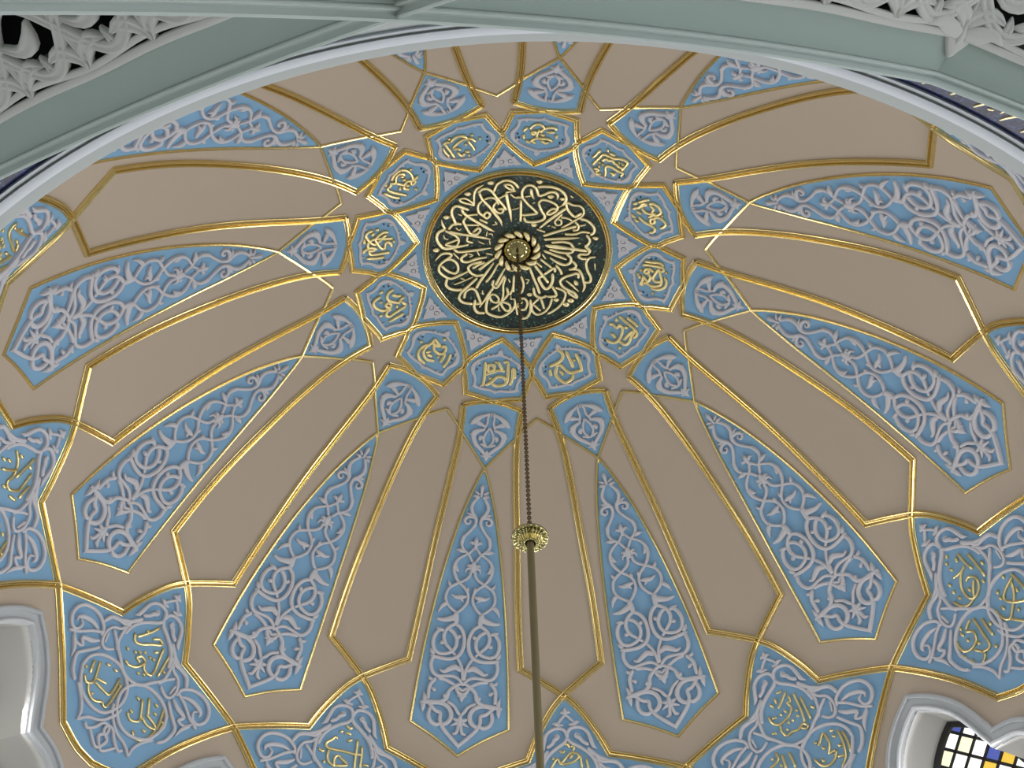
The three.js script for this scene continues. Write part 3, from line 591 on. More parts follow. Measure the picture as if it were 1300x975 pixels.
[4.29,71.1,0.037,4.58,71.15,0.037],
[6.04,69.21,0.037,6.26,69.3,0.037]]],9:[[[0.28,61.19,0.037,0.36,62.42,0.037,0.42,63.87,0.037],
[-1.81,65.04,0.036,-0.99,64.34,0.037,-0.45,63.53,0.037,-1.35,63,0.037,-2.38,62.84,0.037],
[1.64,62.13,0.037,1.96,63.49,0.037,1.97,64.32,0.037,1,65.14,0.037,0.02,65.14,0.037,0.01,64.32,0.037,-0.3,63.58,0.037],
[2.66,62.97,0.037,2.8,64.5,0.037],
[-1.47,62.51,0.037,-1.01,62.36,0.037],
[-2.23,64.05,0.037,-1.78,63.88,0.037],
[-2.92,64.61,0.036,-2.47,64.44,0.036],
[0.54,62.05,0.037,1,61.91,0.037],
[-0.06,65.69,0.037,0.38,65.54,0.037],
[1.68,65.45,0.037,2.65,65.06,0.037]],
[[-5.57,70.29,0.036,-4.97,70.76,0.036,-4.17,70.24,0.036,-4.3,69.13,0.036,-4.61,68.12,0.036],
[-4.65,70.55,0.036,-4.13,71.41,0.036,-3.07,71.76,0.036,-2.03,71.28,0.036],
[-3.76,70.15,0.036,-2.53,70.24,0.036,-1.47,70.1,0.036,-1.26,68.11,0.036],
[-2.03,71.28,0.036,-1.39,71.57,0.036,-0.98,70.49,0.036,-0.76,68.49,0.036],
[-3.86,69.7,0.036,-2.63,69.45,0.036],
[-5.35,68.42,0.036,-5.1,69.64,0.036],
[-3.66,67.78,0.036,-3.21,67.68,0.036],
[-2.45,67.72,0.036,-2.06,67.66,0.036],
[-3.74,71.27,0.036,-3.53,71.3,0.036],
[-0.93,68.7,0.036,-0.65,68.77,0.036],
[-6.05,69.5,0.036,-5.83,69.53,0.036]],
[[1.6,70.51,0.036,2.22,70.99,0.036,3.27,70.58,0.036,3.23,69.78,0.037,2.61,68.43,0.037],
[3.3,69.9,0.037,4.48,70.44,0.037,5.77,70.1,0.037,5.65,68.01,0.037],
[3.13,71.82,0.036,3.65,72.36,0.036,4.76,72.1,0.036,5.47,71.08,0.037,5.54,70.06,0.037,3.96,69.55,0.037],
[3.36,67.86,0.037,4.05,69.34,0.037],
[6.45,68.27,0.037,6.24,70.19,0.037],
[1.77,70.11,0.036,2.09,70.2,0.036],
[1.88,68.54,0.037,2.2,68.63,0.037],
[4.42,68,0.037,4.75,68.1,0.037],
[4.73,68.88,0.037,5.02,68.93,0.037],
[4.29,71.1,0.037,4.58,71.15,0.037],
[6.04,69.21,0.037,6.26,69.3,0.037]]]};


// ------------------------------------------------------------------ helpers
let seed = 7;
const rnd = () => { seed = (seed * 1664525 + 1013904223) % 4294967296; return seed / 4294967296; };
const EA = 9.743159, EB = 10.462516, EY = 15.599824, PHASE = -0.194089;    // the dome: half axes, centre height, turn
const used = {};
function numbered(n) { used[n] = (used[n] || 0) + 1; return used[n] === 1 ? n : n + '_' + String(used[n] - 1).padStart(3, '0'); }
function shadow(o) { o.traverse(m => { if (m.isMesh) { m.castShadow = true; m.receiveShadow = true; } }); return o; }
function surf(th, t, h = 0) {                       // degrees; h metres inwards
  const a = th * D2R, b = t * D2R;
  const p = new THREE.Vector3(EA * Math.sin(b) * Math.sin(a), EY + EB * Math.cos(b), -EA * Math.sin(b) * Math.cos(a));
  const n = new THREE.Vector3(Math.sin(b) * Math.sin(a) / EA, Math.cos(b) / EB, -Math.sin(b) * Math.cos(a) / EA).normalize().negate();
  return { p: p.addScaledVector(n, h), n };
}
const chart = (th, t) => [t * Math.sin(th * D2R), t * Math.cos(th * D2R)];
const domeMap = (u, v) => surf(Math.atan2(u, v) / D2R, Math.hypot(u, v));
function geo(pos, idx) {
  const g = new THREE.BufferGeometry();
  g.setAttribute('position', new THREE.Float32BufferAttribute(pos, 3));
  g.setIndex(idx); g.computeVertexNormals(); return g;
}
const strip = g => { const q = g.index ? g.toNonIndexed() : g; for (const k of Object.keys(q.attributes)) if (k !== 'position' && k !== 'normal') q.deleteAttribute(k); return q; };
const join = a => mergeGeometries(a.map(strip));
// smooth curve through control points [u,v,w]
function smooth(pts, sub) {
  const n = pts.length, out = [];
  const at = i => pts[Math.max(0, Math.min(n - 1, i))];
  for (let i = 0; i < n - 1; i++) {
    const [a, b, c, d] = [at(i - 1), at(i), at(i + 1), at(i + 2)];
    for (let k = 0; k < sub; k++) {
      const x = k / sub;
      out.push([0, 1, 2].map(j => {
        const m1 = (c[j] - a[j]) / 2, m2 = (d[j] - b[j]) / 2, x2 = x * x, x3 = x2 * x;
        return (2 * x3 - 3 * x2 + 1) * b[j] + (x3 - 2 * x2 + x) * m1 + (-2 * x3 + 3 * x2) * c[j] + (x3 - x2) * m2;
      }));
    }
  }
  out.push(pts[n - 1].slice()); return out;
}
const RELIEF = [[-.5, -.06], [-.5, .68], [-.38, .93], [0, 1], [.38, .93], [.5, .68], [.5, -.06]];
// one carved stroke of varying breadth on a surface
function stroke(ctrl, map, h, sub = 4, sec = RELIEF) {
  const pts = smooth(ctrl, sub), n = pts.length;
  const P = pts.map(q => ({ ...map(q[0], q[1]), w: Math.max(q[2], .006) }));
  const tan = i => new THREE.Vector3().subVectors(P[Math.min(n - 1, i + 1)].p, P[Math.max(0, i - 1)].p).normalize();
  const rings = [];
  const ring = (p, nn, t, w, hh) => {
    const b = new THREE.Vector3().crossVectors(nn, t).normalize();
    rings.push(sec.map(([x, y]) => p.clone().addScaledVector(b, x * w).addScaledVector(nn, y * hh)));
  };
  for (let i = 0; i < n; i++) {
    const t = tan(i), q = P[i], hh = Math.min(h, .35 * h + q.w * .75);
    if (i === 0) ring(q.p.clone().addScaledVector(t, -q.w * .4), q.n, t, q.w * .35, hh * .6);
    ring(q.p, q.n, t, q.w, hh);
    if (i === n - 1) ring(q.p.clone().addScaledVector(t, q.w * .4), q.n, t, q.w * .35, hh * .6);
  }
  return loft(rings, true);
}
// faces of the profile stay sharp, the run along the path stays smooth except at its corners
function crisp(rings) {
  const m = rings[0].length, runs = [[rings[0]]];
  for (let i = 1; i < rings.length; i++) {
    runs[runs.length - 1].push(rings[i]);
    if (i < rings.length - 1) {
      const a = new THREE.Vector3().subVectors(rings[i][0], rings[i - 1][0]), b = new THREE.Vector3().subVectors(rings[i + 1][0], rings[i][0]);
      if (a.angleTo(b) > .25) runs.push([rings[i]]);
    }
  }
  const pos = [], idx = [];
  for (const run of runs) for (let j = 0; j < m - 1; j++) {
    const base = pos.length / 3;
    for (const r of run) pos.push(r[j].x, r[j].y, r[j].z, r[j + 1].x, r[j + 1].y, r[j + 1].z);
    for (let i = 0; i < run.length - 1; i++) { const a = base + i * 2; idx.push(a, a + 1, a + 2, a + 1, a + 3, a + 2); }
  }
  return geo(pos, idx);
}
function loft(rings, caps) {
  const m = rings[0].length, pos = [], idx = [];
  for (const r of rings) for (const p of r) pos.push(p.x, p.y, p.z);
  for (let i = 0; i < rings.length - 1; i++) for (let j = 0; j < m - 1; j++) {
    const a = i * m + j, b = a + 1, c = a + m, d = c + 1; idx.push(a, b, c, b, d, c);
  }
  if (caps) for (const i of [0, rings.length - 1]) for (let j = 1; j < m - 1; j++) idx.push(i * m, i * m + j, i * m + j + 1);
  return geo(pos, idx);
}
const rows = (f, mir, k = 1) => { const o = []; for (let i = 0; i < f.length; i += 3) o.push([...chart(mir ? -f[i] : f[i], f[i + 1]), f[i + 2] * k]); return o; };
function domeRelief(strokes, h, both, sub = 4, k = 1) {
  const g = [];
  for (const s of strokes) { g.push(stroke(rows(s, false, k), domeMap, h, sub)); if (both && s.some((v, i) => i % 3 === 0 && Math.abs(v) > .05)) g.push(stroke(rows(s, true, k), domeMap, h, sub)); }
  return join(g);
}
// polyline with corners: list of curves, each a list of [theta, t] control points; ends shared
function curves(list, step = 6) {
  const out = [];
  for (const c of list) { const s = smooth(c.map(([a, b]) => [...chart(a, b), 0]), step); if (out.length) s.shift(); out.push(...s.map(q => [q[0], q[1]])); }
  return out;
}
// mitred moulding along a polyline in the chart of the dome
function moulding(path, sec, closed, lift = 0) {
  const P = path.map(([u, v]) => domeMap(u, v)); if (closed) P.pop();
  const n = P.length, rings = [];
  for (let i = 0; i < n; i++) {
    const q = P[i], a = closed ? P[(i + n - 1) % n] : P[Math.max(0, i - 1)], c = closed ? P[(i + 1) % n] : P[Math.min(n - 1, i + 1)];
    const t1 = new THREE.Vector3().subVectors(q.p, a.p), t2 = new THREE.Vector3().subVectors(c.p, q.p);
    if (t1.lengthSq() < 1e-12) t1.copy(t2); if (t2.lengthSq() < 1e-12) t2.copy(t1);
    t1.normalize(); t2.normalize();
    const b1 = new THREE.Vector3().crossVectors(q.n, t1).normalize(), b2 = new THREE.Vector3().crossVectors(q.n, t2).normalize();
    const b = b1.clone().add(b2).normalize(); b.multiplyScalar(1 / Math.max(.35, b.dot(b1)));
    rings.push(sec.map(([x, y]) => q.p.clone().addScaledVector(b, x).addScaledVector(q.n, y + lift)));
  }
  if (closed) rings.push(rings[0].map(p => p.clone()));
  return crisp(rings);
}
const scaleSec = (w, h, s) => s.map(([x, y]) => [x * w, y * h]);
const BAND = [[-.5, -.1], [-.5, .34], [-.42, .38], [-.39, .75], [-.3, 1], [-.19, .95], [-.1, .6], [-.055, .26], [.055, .26], [.1, .6], [.19, .95], [.3, 1], [.39, .75], [.42, .38], [.5, .34], [.5, -.1]];
const THICK = scaleSec(.142, .068, BAND), MID = scaleSec(.122, .06, BAND);
const THIN = scaleSec(.062, .04, [[-.5, -.1], [-.48, .5], [-.28, .95], [0, 1], [.28, .95], [.48, .5], [.5, -.1]]);
// field: fan from a centre to a closed boundary in the chart, lying on the dome
function field(path, centre, h, nr = 8) {
  const pts = path.slice(0, -1), n = pts.length, pos = [], idx = [], uv = [];
  const put = (u, v) => { const q = domeMap(u, v); pos.push(q.p.x + q.n.x * h, q.p.y + q.n.y * h, q.p.z + q.n.z * h); uv.push(u * .18, v * .18); };
  put(...centre);
  for (let r = 1; r <= nr; r++) for (const [u, v] of pts) put(centre[0] + (u - centre[0]) * r / nr, centre[1] + (v - centre[1]) * r / nr);
  for (let j = 0; j < n; j++) { const k = (j + 1) % n; idx.push(0, 1 + j, 1 + k);
    for (let r = 0; r < nr - 1; r++) { const a = 1 + r * n + j, b = 1 + r * n + k; idx.push(a, a + n, b, b, a + n, b + n); } }
  const g = geo(pos, idx); g.setAttribute('uv', new THREE.Float32BufferAttribute(uv, 2)); return g;
}
function part(name, g, m, parent) { const o = new THREE.Mesh(g, m); o.name = name; parent.add(o); return o; }
// a thing on the dome: geometry made about the axis theta = 0, then moved to its own centre and turned to place
function onDome(name, label, category, group, centre, k, parts) {
  const c = surf(0, centre).p, o = new THREE.Group(); o.name = numbered(name);
  const rot = -(PHASE + 30 * k * D2R);
  o.position.copy(c).applyAxisAngle(new THREE.Vector3(0, 1, 0), rot); o.rotation.y = rot;
  o.userData = { label, category }; if (group) o.userData.group = group;
  for (const [n, g, m, lab, kids] of parts) {
    if (!g.userData.moved) { g.translate(-c.x, -c.y, -c.z); g.userData.moved = true; }
    const q = part(n, g, m, o); if (lab) q.userData.label = lab;
    for (const [n2, g2, m2] of kids || []) { if (!g2.userData.moved) { g2.translate(-c.x, -c.y, -c.z); g2.userData.moved = true; } part(n2, g2, m2, q); }
  }
  scene.add(shadow(o)); return o;
}

// ------------------------------------------------------------------ materials
function noiseTex(n, f, srgb = true) {
  const d = new Uint8Array(n * n * 4);
  for (let y = 0; y < n; y++) for (let x = 0; x < n; x++) { const c = f(x, y); const i = (y * n + x) * 4; d[i] = c[0]; d[i + 1] = c[1]; d[i + 2] = c[2]; d[i + 3] = 255; }
  const t = new THREE.DataTexture(d, n, n); t.wrapS = t.wrapT = THREE.RepeatWrapping; t.magFilter = THREE.LinearFilter; t.minFilter = THREE.LinearMipmapLinearFilter; t.generateMipmaps = true;
  if (srgb) t.colorSpace = THREE.SRGBColorSpace; t.needsUpdate = true; return t;
}
const lin = (r, g, b) => new THREE.Color().setRGB(r, g, b);
const M = {
  plaster: new THREE.MeshStandardMaterial({ color: lin(.448, .372, .308), roughness: .9 }),
  blue: new THREE.MeshStandardMaterial({ color: lin(.20, .378, .59), roughness: .75 }),
  relief: new THREE.MeshStandardMaterial({ color: lin(.54, .535, .595), roughness: .8 }),
  gold: new THREE.MeshStandardMaterial({ color: lin(.77, .62, .295), metalness: 1, roughness: .2 }),
  goldScript: new THREE.MeshStandardMaterial({ color: lin(.82, .67, .34), metalness: 1, roughness: .28 }),
  paleGold: new THREE.MeshStandardMaterial({ color: lin(.95, .83, .5), metalness: 1, roughness: .38 }),
  brass: new THREE.MeshStandardMaterial({ color: lin(.4, .35, .16), metalness: 1, roughness: .1 }),
  rod: new THREE.MeshStandardMaterial({ color: lin(.18, .148, .075), metalness: .5, roughness: .5 }),
  chain: new THREE.MeshStandardMaterial({ color: lin(.13, .09, .05), metalness: .5, roughness: .5 }),
  white: new THREE.MeshStandardMaterial({ color: lin(.68, .71, .79), roughness: .6 }),
  surround: new THREE.MeshStandardMaterial({ color: lin(.42, .44, .475), roughness: .6 }),
  stoneGrey: new THREE.MeshStandardMaterial({ color: lin(.44, .47, .48), roughness: .7 }),
  reveal: new THREE.MeshStandardMaterial({ color: lin(.62, .62, .64), roughness: .7 }),
  mint: new THREE.MeshStandardMaterial({ color: lin(.36, .44, .42), roughness: .75 }),
  mintLight: new THREE.MeshStandardMaterial({ color: lin(.56, .63, .62), roughness: .65 }),
  carved: new THREE.MeshStandardMaterial({ color: lin(.58, .58, .57), roughness: .75 }),
  dark: new THREE.MeshStandardMaterial({ color: lin(.03, .028, .026), roughness: .6 }),
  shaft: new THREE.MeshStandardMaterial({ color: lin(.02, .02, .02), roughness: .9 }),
  wall: new THREE.MeshStandardMaterial({ color: lin(.62, .62, .6), roughness: .9 }),
  floor: new THREE.MeshStandardMaterial({ color: lin(.5, .48, .44), roughness: .8 }),
};
M.mosaic = new THREE.MeshStandardMaterial({ roughness: .45, map: noiseTex(128, () => { const r = rnd(); return r > .95 ? [120, 160, 150] : r > .85 ? [34, 78, 70] : r > .4 ? [12, 40, 35] : [6, 20, 20]; }) });
M.mosaic.map.repeat.set(.62, .62);
M.lapis = new THREE.MeshStandardMaterial({ roughness: .4, map: noiseTex(128, () => { const r = rnd(); return r > .93 ? [70, 92, 150] : r > .6 ? [26, 42, 100] : r > .3 ? [15, 26, 74] : [8, 13, 42]; }) });
M.lapis.map.repeat.set(.35, .35);
const glass = (r, g, b, e) => new THREE.MeshStandardMaterial({ color: lin(r * .5, g * .5, b * .5), emissive: lin(r, g, b), emissiveIntensity: e, roughness: .25 });
M.clear = glass(.95, .97, .9, 1.3); M.amber = glass(.95, .62, .08, .8); M.pale = glass(.95, .9, .62, 1.1); M.cobalt = glass(.1, .14, .5, .7); M.day = glass(.95, .98, 1, 1.5);
for (const m of Object.values(M)) m.side = THREE.DoubleSide;

// ------------------------------------------------------------------ outlines (degrees about the axis of each piece)
const mirror = c => c.map(([a, b]) => [-a, b]).reverse();
const cartPath = (() => { const a = [[0, 11.95], [7.6, 13.3], [15, 15.93]], b = [[15, 15.93], [12.9, 17.6], [10.5, 19.5]], c = [[10.5, 19.5], [5.4, 19.6], [0, 19.95]];
  return curves([[...a, ...b.slice(1)], c, mirror(c), mirror([...a, ...b.slice(1)])]); })();
const kiteTop = curves([[[-10.2, 21.0], [-5.2, 20.25], [0, 19.95]], [[0, 19.95], [5.2, 20.25], [10.2, 21.0]]]);
const kiteSide = [[-15, 22.1], [-10.5, 23.4], [-7.65, 24.55], [-3.1, 26.6], [0, 28.3]];
const kiteLow = curves([kiteSide, mirror(kiteSide)]);
const kiteField = curves([[[0, 20.1], [10, 21.1]], [[10, 21.1], [9.4, 22.6], [8.4, 24.2]], [[8.4, 24.2], [3.1, 26.6], [0, 28.2]], [[0, 28.2], [-3.1, 26.6], [-8.4, 24.2]], [[-8.4, 24.2], [-9.4, 22.6], [-10, 21.1]], [[-10, 21.1], [0, 20.1]]]);
const petSide = [[0, 28.3], [1.5, 30.1], [3.65, 34.05], [4.75, 37.5], [5.6, 41.3], [6.15, 45.1], [6.55, 49], [6.8, 53.5], [6.92, 58.92]], petEnd = [[6.92, 58.92], [3.27, 60.35], [0, 62.15]];
const petPath = curves([petSide, petEnd, mirror(petEnd), mirror(petSide)]);
const beigeSide = [[4.85, 21.0], [6.1, 23.6], [6.7, 26.8], [6.75, 32], [6.62, 37], [6.55, 45], [6.28, 52.05]], beigeEnd = [[6.28, 52.05], [3.35, 53.4], [0, 55.22]];
const beigePath = curves([beigeSide, beigeEnd, mirror(beigeEnd), mirror(beigeSide)]);
const starA = [[0, 55.22], [2, 56.9], [4.25, 59.95], [5.55, 62.45]], starB = [[5.55, 62.45], [10.2, 63.8], [15, 65.75]], starC = [[15, 65.75], [11.8, 68.2], [8.5, 71.4], [5.2, 75.7]], starD = [[5.2, 75.7], [2.4, 76.8], [0, 77.2]];
const starPath = curves([starA, starB, starC, starD, mirror(starD), mirror(starC), mirror(starB), mirror(starA)]);
const spandPath = (() => { const o = []; for (let a = -15; a <= 15; a += 2) o.push([a, 11.1]); const e = [[15, 11.1], [15, 11.95]], s = [[15, 11.95], [7.4, 13.3], [0, 15.93]]; return curves([o, e, s, mirror(s), mirror(e)]); })();

// ------------------------------------------------------------------ the dome shell
const WC = 83;                                       // height of the middle of the dome windows
const winHalf = [[[0, 69.1], [2.9, 70.75], [5.5, 73.4], [7.6, 77.8]], [[7.6, 77.8], [10.3, 78.5], [12.4, 80.2], [13.4, WC]]];
const flip = c => c.map(([a, b]) => [a, 2 * WC - b]).reverse();
// window outline worked in flat metres about its middle
const mx = .1675, my = .1815;
const flatCurve = list => { const o = []; for (const c of list) { const s = smooth(c.map(([a, b]) => [a * mx, (WC - b) * my, 0]), 6); if (o.length) s.shift(); o.push(...s.map(q => [q[0], q[1]])); } return o; };
const winOuter = (() => { const h = [winHalf[0], winHalf[1], flip(winHalf[1]), flip(winHalf[0])]; return flatCurve([...h, ...h.map(mirror).reverse()]); })();
function offsetFlat(p, d) {                          // p closed and clockwise seen from inside; d metres towards its middle
  const q = p.slice(0, -1), n = q.length, o = [];
  for (let i = 0; i < n; i++) {
    const a = q[(i + n - 1) % n], b = q[i], c = q[(i + 1) % n];
    const e1 = [b[0] - a[0], b[1] - a[1]], e2 = [c[0] - b[0], c[1] - b[1]];
    const l1 = Math.hypot(...e1), l2 = Math.hypot(...e2), n1 = [e1[1] / l1, -e1[0] / l1], n2 = [e2[1] / l2, -e2[0] / l2];
    let bx = n1[0] + n2[0], by = n1[1] + n2[1]; const l = Math.hypot(bx, by); bx /= l; by /= l;
    const k = d / Math.max(.4, bx * n1[0] + by * n1[1]); o.push([b[0] + bx * k, b[1] + by * k]);
  }
  // near a point the neighbours may not pass the axis of the star
  const near = (f) => { let m = null, best = 9; q.forEach((p, i) => { const e = f(p); if (e < best) { best = e; m = o[i]; } }); return m; };
  const top = near(p => Math.abs(p[0]) + (p[1] > 0 ? 0 : 9)), low = near(p => Math.abs(p[0]) + (p[1] < 0 ? 0 : 9)), ea = near(p => Math.abs(p[1]) + (p[0] > 0 ? 0 : 9)), we = near(p => Math.abs(p[1]) + (p[0] < 0 ? 0 : 9));
  q.forEach((p, i) => { const v = o[i];
    if (Math.abs(p[0]) > 1e-6 && v[0] * p[0] <= 0 || v[1] > top[1] || v[1] < low[1]) o[i] = (p[1] > 0 ? top : low).slice();
    else if (Math.abs(p[1]) > 1e-6 && v[1] * p[1] <= 0 || v[0] > ea[0] || v[0] < we[0]) o[i] = (p[0] > 0 ? ea : we).slice(); });
  o.push(o[0].slice()); return o;
}
const flatMap = (x, y, h = 0) => surf(x / mx, WC - y / my, h);
const winInner = offsetFlat(winOuter, .31);
{
  const g = [], pos = [], idx = [];
  const NT = 50, NP = 240, T1 = 66.2;
  for (const h of [0, -.35]) {
    const base = pos.length / 3;
    for (let i = 0; i <= NT; i++) for (let j = 0; j <= NP; j++) { const { p } = surf(j / NP * 360, (h === 0 ? 1.9 : .01) + i / NT * (T1 - 1.9), h); pos.push(p.x, p.y, p.z); }
    for (let i = 0; i < NT; i++) for (let j = 0; j < NP; j++) { const a = base + i * (NP + 1) + j, b = a + 1, c = a + NP + 1, d = c + 1; if (h === 0) idx.push(a, b, c, b, d, c); else idx.push(a, c, b, b, c, d); }
  }
  g.push(geo(pos, idx));
  // lower zone, one bay for each window, pierced by it
  const X = 15 * mx, Y0 = (WC - 66) * my, Y1 = (WC - 97.6) * my, bay = [];
  const hole = winInner.slice(0, -1);
  const ang = hole.map(p => Math.atan2(p[0], p[1]));
  const corner = [[X, Y0], [X, Y1], [-X, Y1], [-X, Y0]];
  const pts = hole.map((p, i) => ({ p, a: ang[i] }));
  for (const c of corner) { const a = Math.atan2(c[0], c[1]); let best = 0, bd = 9; pts.forEach((q, i) => { const d = Math.abs(q.a - a); if (d < bd) { bd = d; best = i; } }); pts[best].c = c; }
  const edge = q => { if (q.c) return q.c; const [x, y] = q.p; let k = 1e9; if (x) k = Math.min(k, X / Math.abs(x)); if (y > 0) k = Math.min(k, Y0 / y); if (y < 0) k = Math.min(k, Y1 / y); return [x * k, y * k]; };
  const NR = 10, n = pts.length;
  for (let s = 0; s < 12; s++) {
    const po = [], ix = [];
    for (let r = 0; r <= NR; r++) for (const q of pts) { const e = edge(q), f = r / NR, x = q.p[0] + (e[0] - q.p[0]) * f, y = q.p[1] + (e[1] - q.p[1]) * f; const { p } = surf(x / mx + 30 * s, WC - y / my); po.push(p.x, p.y, p.z); }
    for (let r = 0; r < NR; r++) for (let j = 0; j < n; j++) { const a = r * n + j, b = r * n + (j + 1) % n; ix.push(a, b, a + n, b, b + n, a + n); }
    bay.push(geo(po, ix).rotateY(-PHASE));
  }
  const m = new THREE.Mesh(join([...g, ...bay]), M.plaster); m.name = 'ceiling';
  m.userData = { kind: 'structure', label: 'beige plastered inside of the great dome' };
  scene.add(shadow(m));
}

// ------------------------------------------------------------------ dome windows
{
  const Wd = 1.05;
  const clockwise = winInner;
  const frameSec = [[0, -.04], [0, .085], [.03, .105], [.075, .105], [.095, .05], [.2, .035], [.215, .07], [.245, .085], [.275, .07], [.285, .02], [.31, .0], [.31, -.05]];
  const flatMould = (path, sec) => { // x of the section runs towards the middle of the window
    const rings = sec.map(([d, h]) => offsetFlat(path, d).map(([x, y]) => flatMap(x, y, h).p));
    const out = rings[0].map((_, i) => rings.map(r => r[i])); return crisp(out);
  };
  const frameG = flatMould(winOuter, frameSec);
  const ringAt = (d, h) => offsetFlat(winOuter, d).map(([x, y]) => flatMap(x, y, h).p);
  const revG = (() => { const a = ringAt(.31, 0), b = ringAt(.31, -.3), c = ringAt(.33, -Wd); return toCreasedNormals(loft(a.map((_, i) => [a[i], b[i], c[i]]), false), .6); })();
  const barG = (() => { const a = ringAt(.32, -Wd + .05), b = ringAt(.42, -Wd + .05), c = ringAt(.42, -Wd - .05); return loft(a.map((_, i) => [a[i], b[i], c[i]]), false); })();
  // leaded panes: a flat lattice behind the opening
  const mid = flatMap(0, 0, -Wd - .06), up = new THREE.Vector3(0, 1, 0), right = new THREE.Vector3(1, 0, 0);
  const Q = new THREE.Quaternion().setFromRotationMatrix(new THREE.Matrix4().makeBasis(right, new THREE.Vector3().crossVectors(mid.n, right).normalize(), mid.n));
  Q.multiply(new THREE.Quaternion().setFromAxisAngle(new THREE.Vector3(0, 0, 1), Math.PI / 4));
  const c0 = surf(0, WC).p;
  const PW = .34, PH = .34, ca = Math.SQRT1_2;
  const paneG = new THREE.BoxGeometry(PW - .05, PH - .05, .02);
  const inside = (x, y) => { let c = false; const p = winInner; for (let i = 0, j = p.length - 1; i < p.length; j = i++) if ((p[i][1] > y) !== (p[j][1] > y) && x < (p[j][0] - p[i][0]) * (y - p[i][1]) / (p[j][1] - p[i][1]) + p[i][0]) c = !c; return c; };
  const cells = [];
  for (let i = -9; i <= 9; i++) for (let j = -9; j <= 9; j++) { const x = i * PW, y = j * PH, fx = (x - y) * ca, fy = (x + y) * ca; let near = false; for (const dx of [-.24, 0, .24]) for (const dy of [-.24, 0, .24]) near = near || inside(fx + dx, fy + dy); if (near) cells.push([x, y, i, j]); }
  const lattice = (() => { const g = []; for (let i = -9.5; i <= 9.5; i++) { g.push(new THREE.BoxGeometry(.06, 19 * PH, .06).translate(i * PW, 0, 0)); g.push(new THREE.BoxGeometry(19 * PW, .06, .06).translate(0, i * PH, 0)); } return join(g); })();
  const back = new THREE.BoxGeometry(19.2 * PW, 19.2 * PH, .04);
  for (const g of [frameG, revG, barG]) g.translate(-c0.x, -c0.y, -c0.z);
  for (let k = 0; k < 12; k++) {
    const o = new THREE.Group(); o.name = 'window_' + (k + 1);
    o.userData = { kind: 'structure', label: 'star-shaped dome window with a pale moulded surround and stained glass' };
    const rot = -(PHASE + 30 * k * D2R);
    o.position.copy(c0).applyAxisAngle(up, rot); o.rotation.y = rot;
    part('window_surround', frameG, M.surround, o); part('reveal', revG, M.reveal, o); part('glazing_frame', barG, M.dark, o);
    const lat = part('lead_lattice', lattice, M.dark, o); lat.position.copy(mid.p).sub(c0); lat.quaternion.copy(Q);
    const bk = part('outer_casing', back, M.dark, o); bk.position.copy(mid.p).sub(c0).addScaledVector(mid.n, -.08); bk.quaternion.copy(Q);
    for (const [x, y, i, j] of cells) {
      const r = (i * 7 + j * 13 + 91) % 6, m = r === 0 ? M.amber : r === 3 ? M.pale : (i * 3 + j * 5 + 50) % 9 === 0 ? M.cobalt : M.clear;
      const p = part('pane', paneG, m, o); p.quaternion.copy(Q); p.position.set(x, y, 0).applyQuaternion(Q).add(mid.p).sub(c0);
    }
    scene.add(shadow(o));
    const L = new THREE.RectAreaLight(new THREE.Color(1, .98, .93), DOME_WINDOW_LIGHT * daylight(PHASE / D2R + 30 * k), 2.0, 2.2);
    const lp = mid.p.clone().addScaledVector(mid.n, Wd + .02).applyAxisAngle(up, rot), ln = mid.n.clone().applyAxisAngle(up, rot);
    L.position.copy(lp); L.lookAt(lp.clone().add(ln)); L.name = 'dome_window_daylight'; scene.add(L);
  }
}

// ------------------------------------------------------------------ base ring of the dome: cornice and frieze
const lathe = (prof, seg = 180) => { const pos = [], idx = [], uv = []; let l = 0; const n = prof.length;
  const len = prof.map((p, i) => i ? l += Math.hypot(p[0] - prof[i - 1][0], p[1] - prof[i - 1][1]) : 0);
  for (let j = 0; j <= seg; j++) for (let i = 0; i < n; i++) { const a = j / seg * Math.PI * 2; pos.push(prof[i][0] * Math.sin(a), prof[i][1], prof[i][0] * Math.cos(a)); uv.push(a * prof[0][0], len[i]); }
  for (let j = 0; j < seg; j++) for (let i = 0; i < n - 1; i++) { const a = j * n + i, b = a + 1, c = a + n, d = c + 1; idx.push(a, c, b, b, c, d); }
  const g = geo(pos, idx); g.setAttribute('uv', new THREE.Float32BufferAttribute(uv, 2)); return g; };
function struct(name, g, m, label, parent = scene) { const o = new THREE.Mesh(g, m); o.name = name; if (parent === scene) o.userData = { kind: 'structure', label }; parent.add(shadow(o)); return o; }
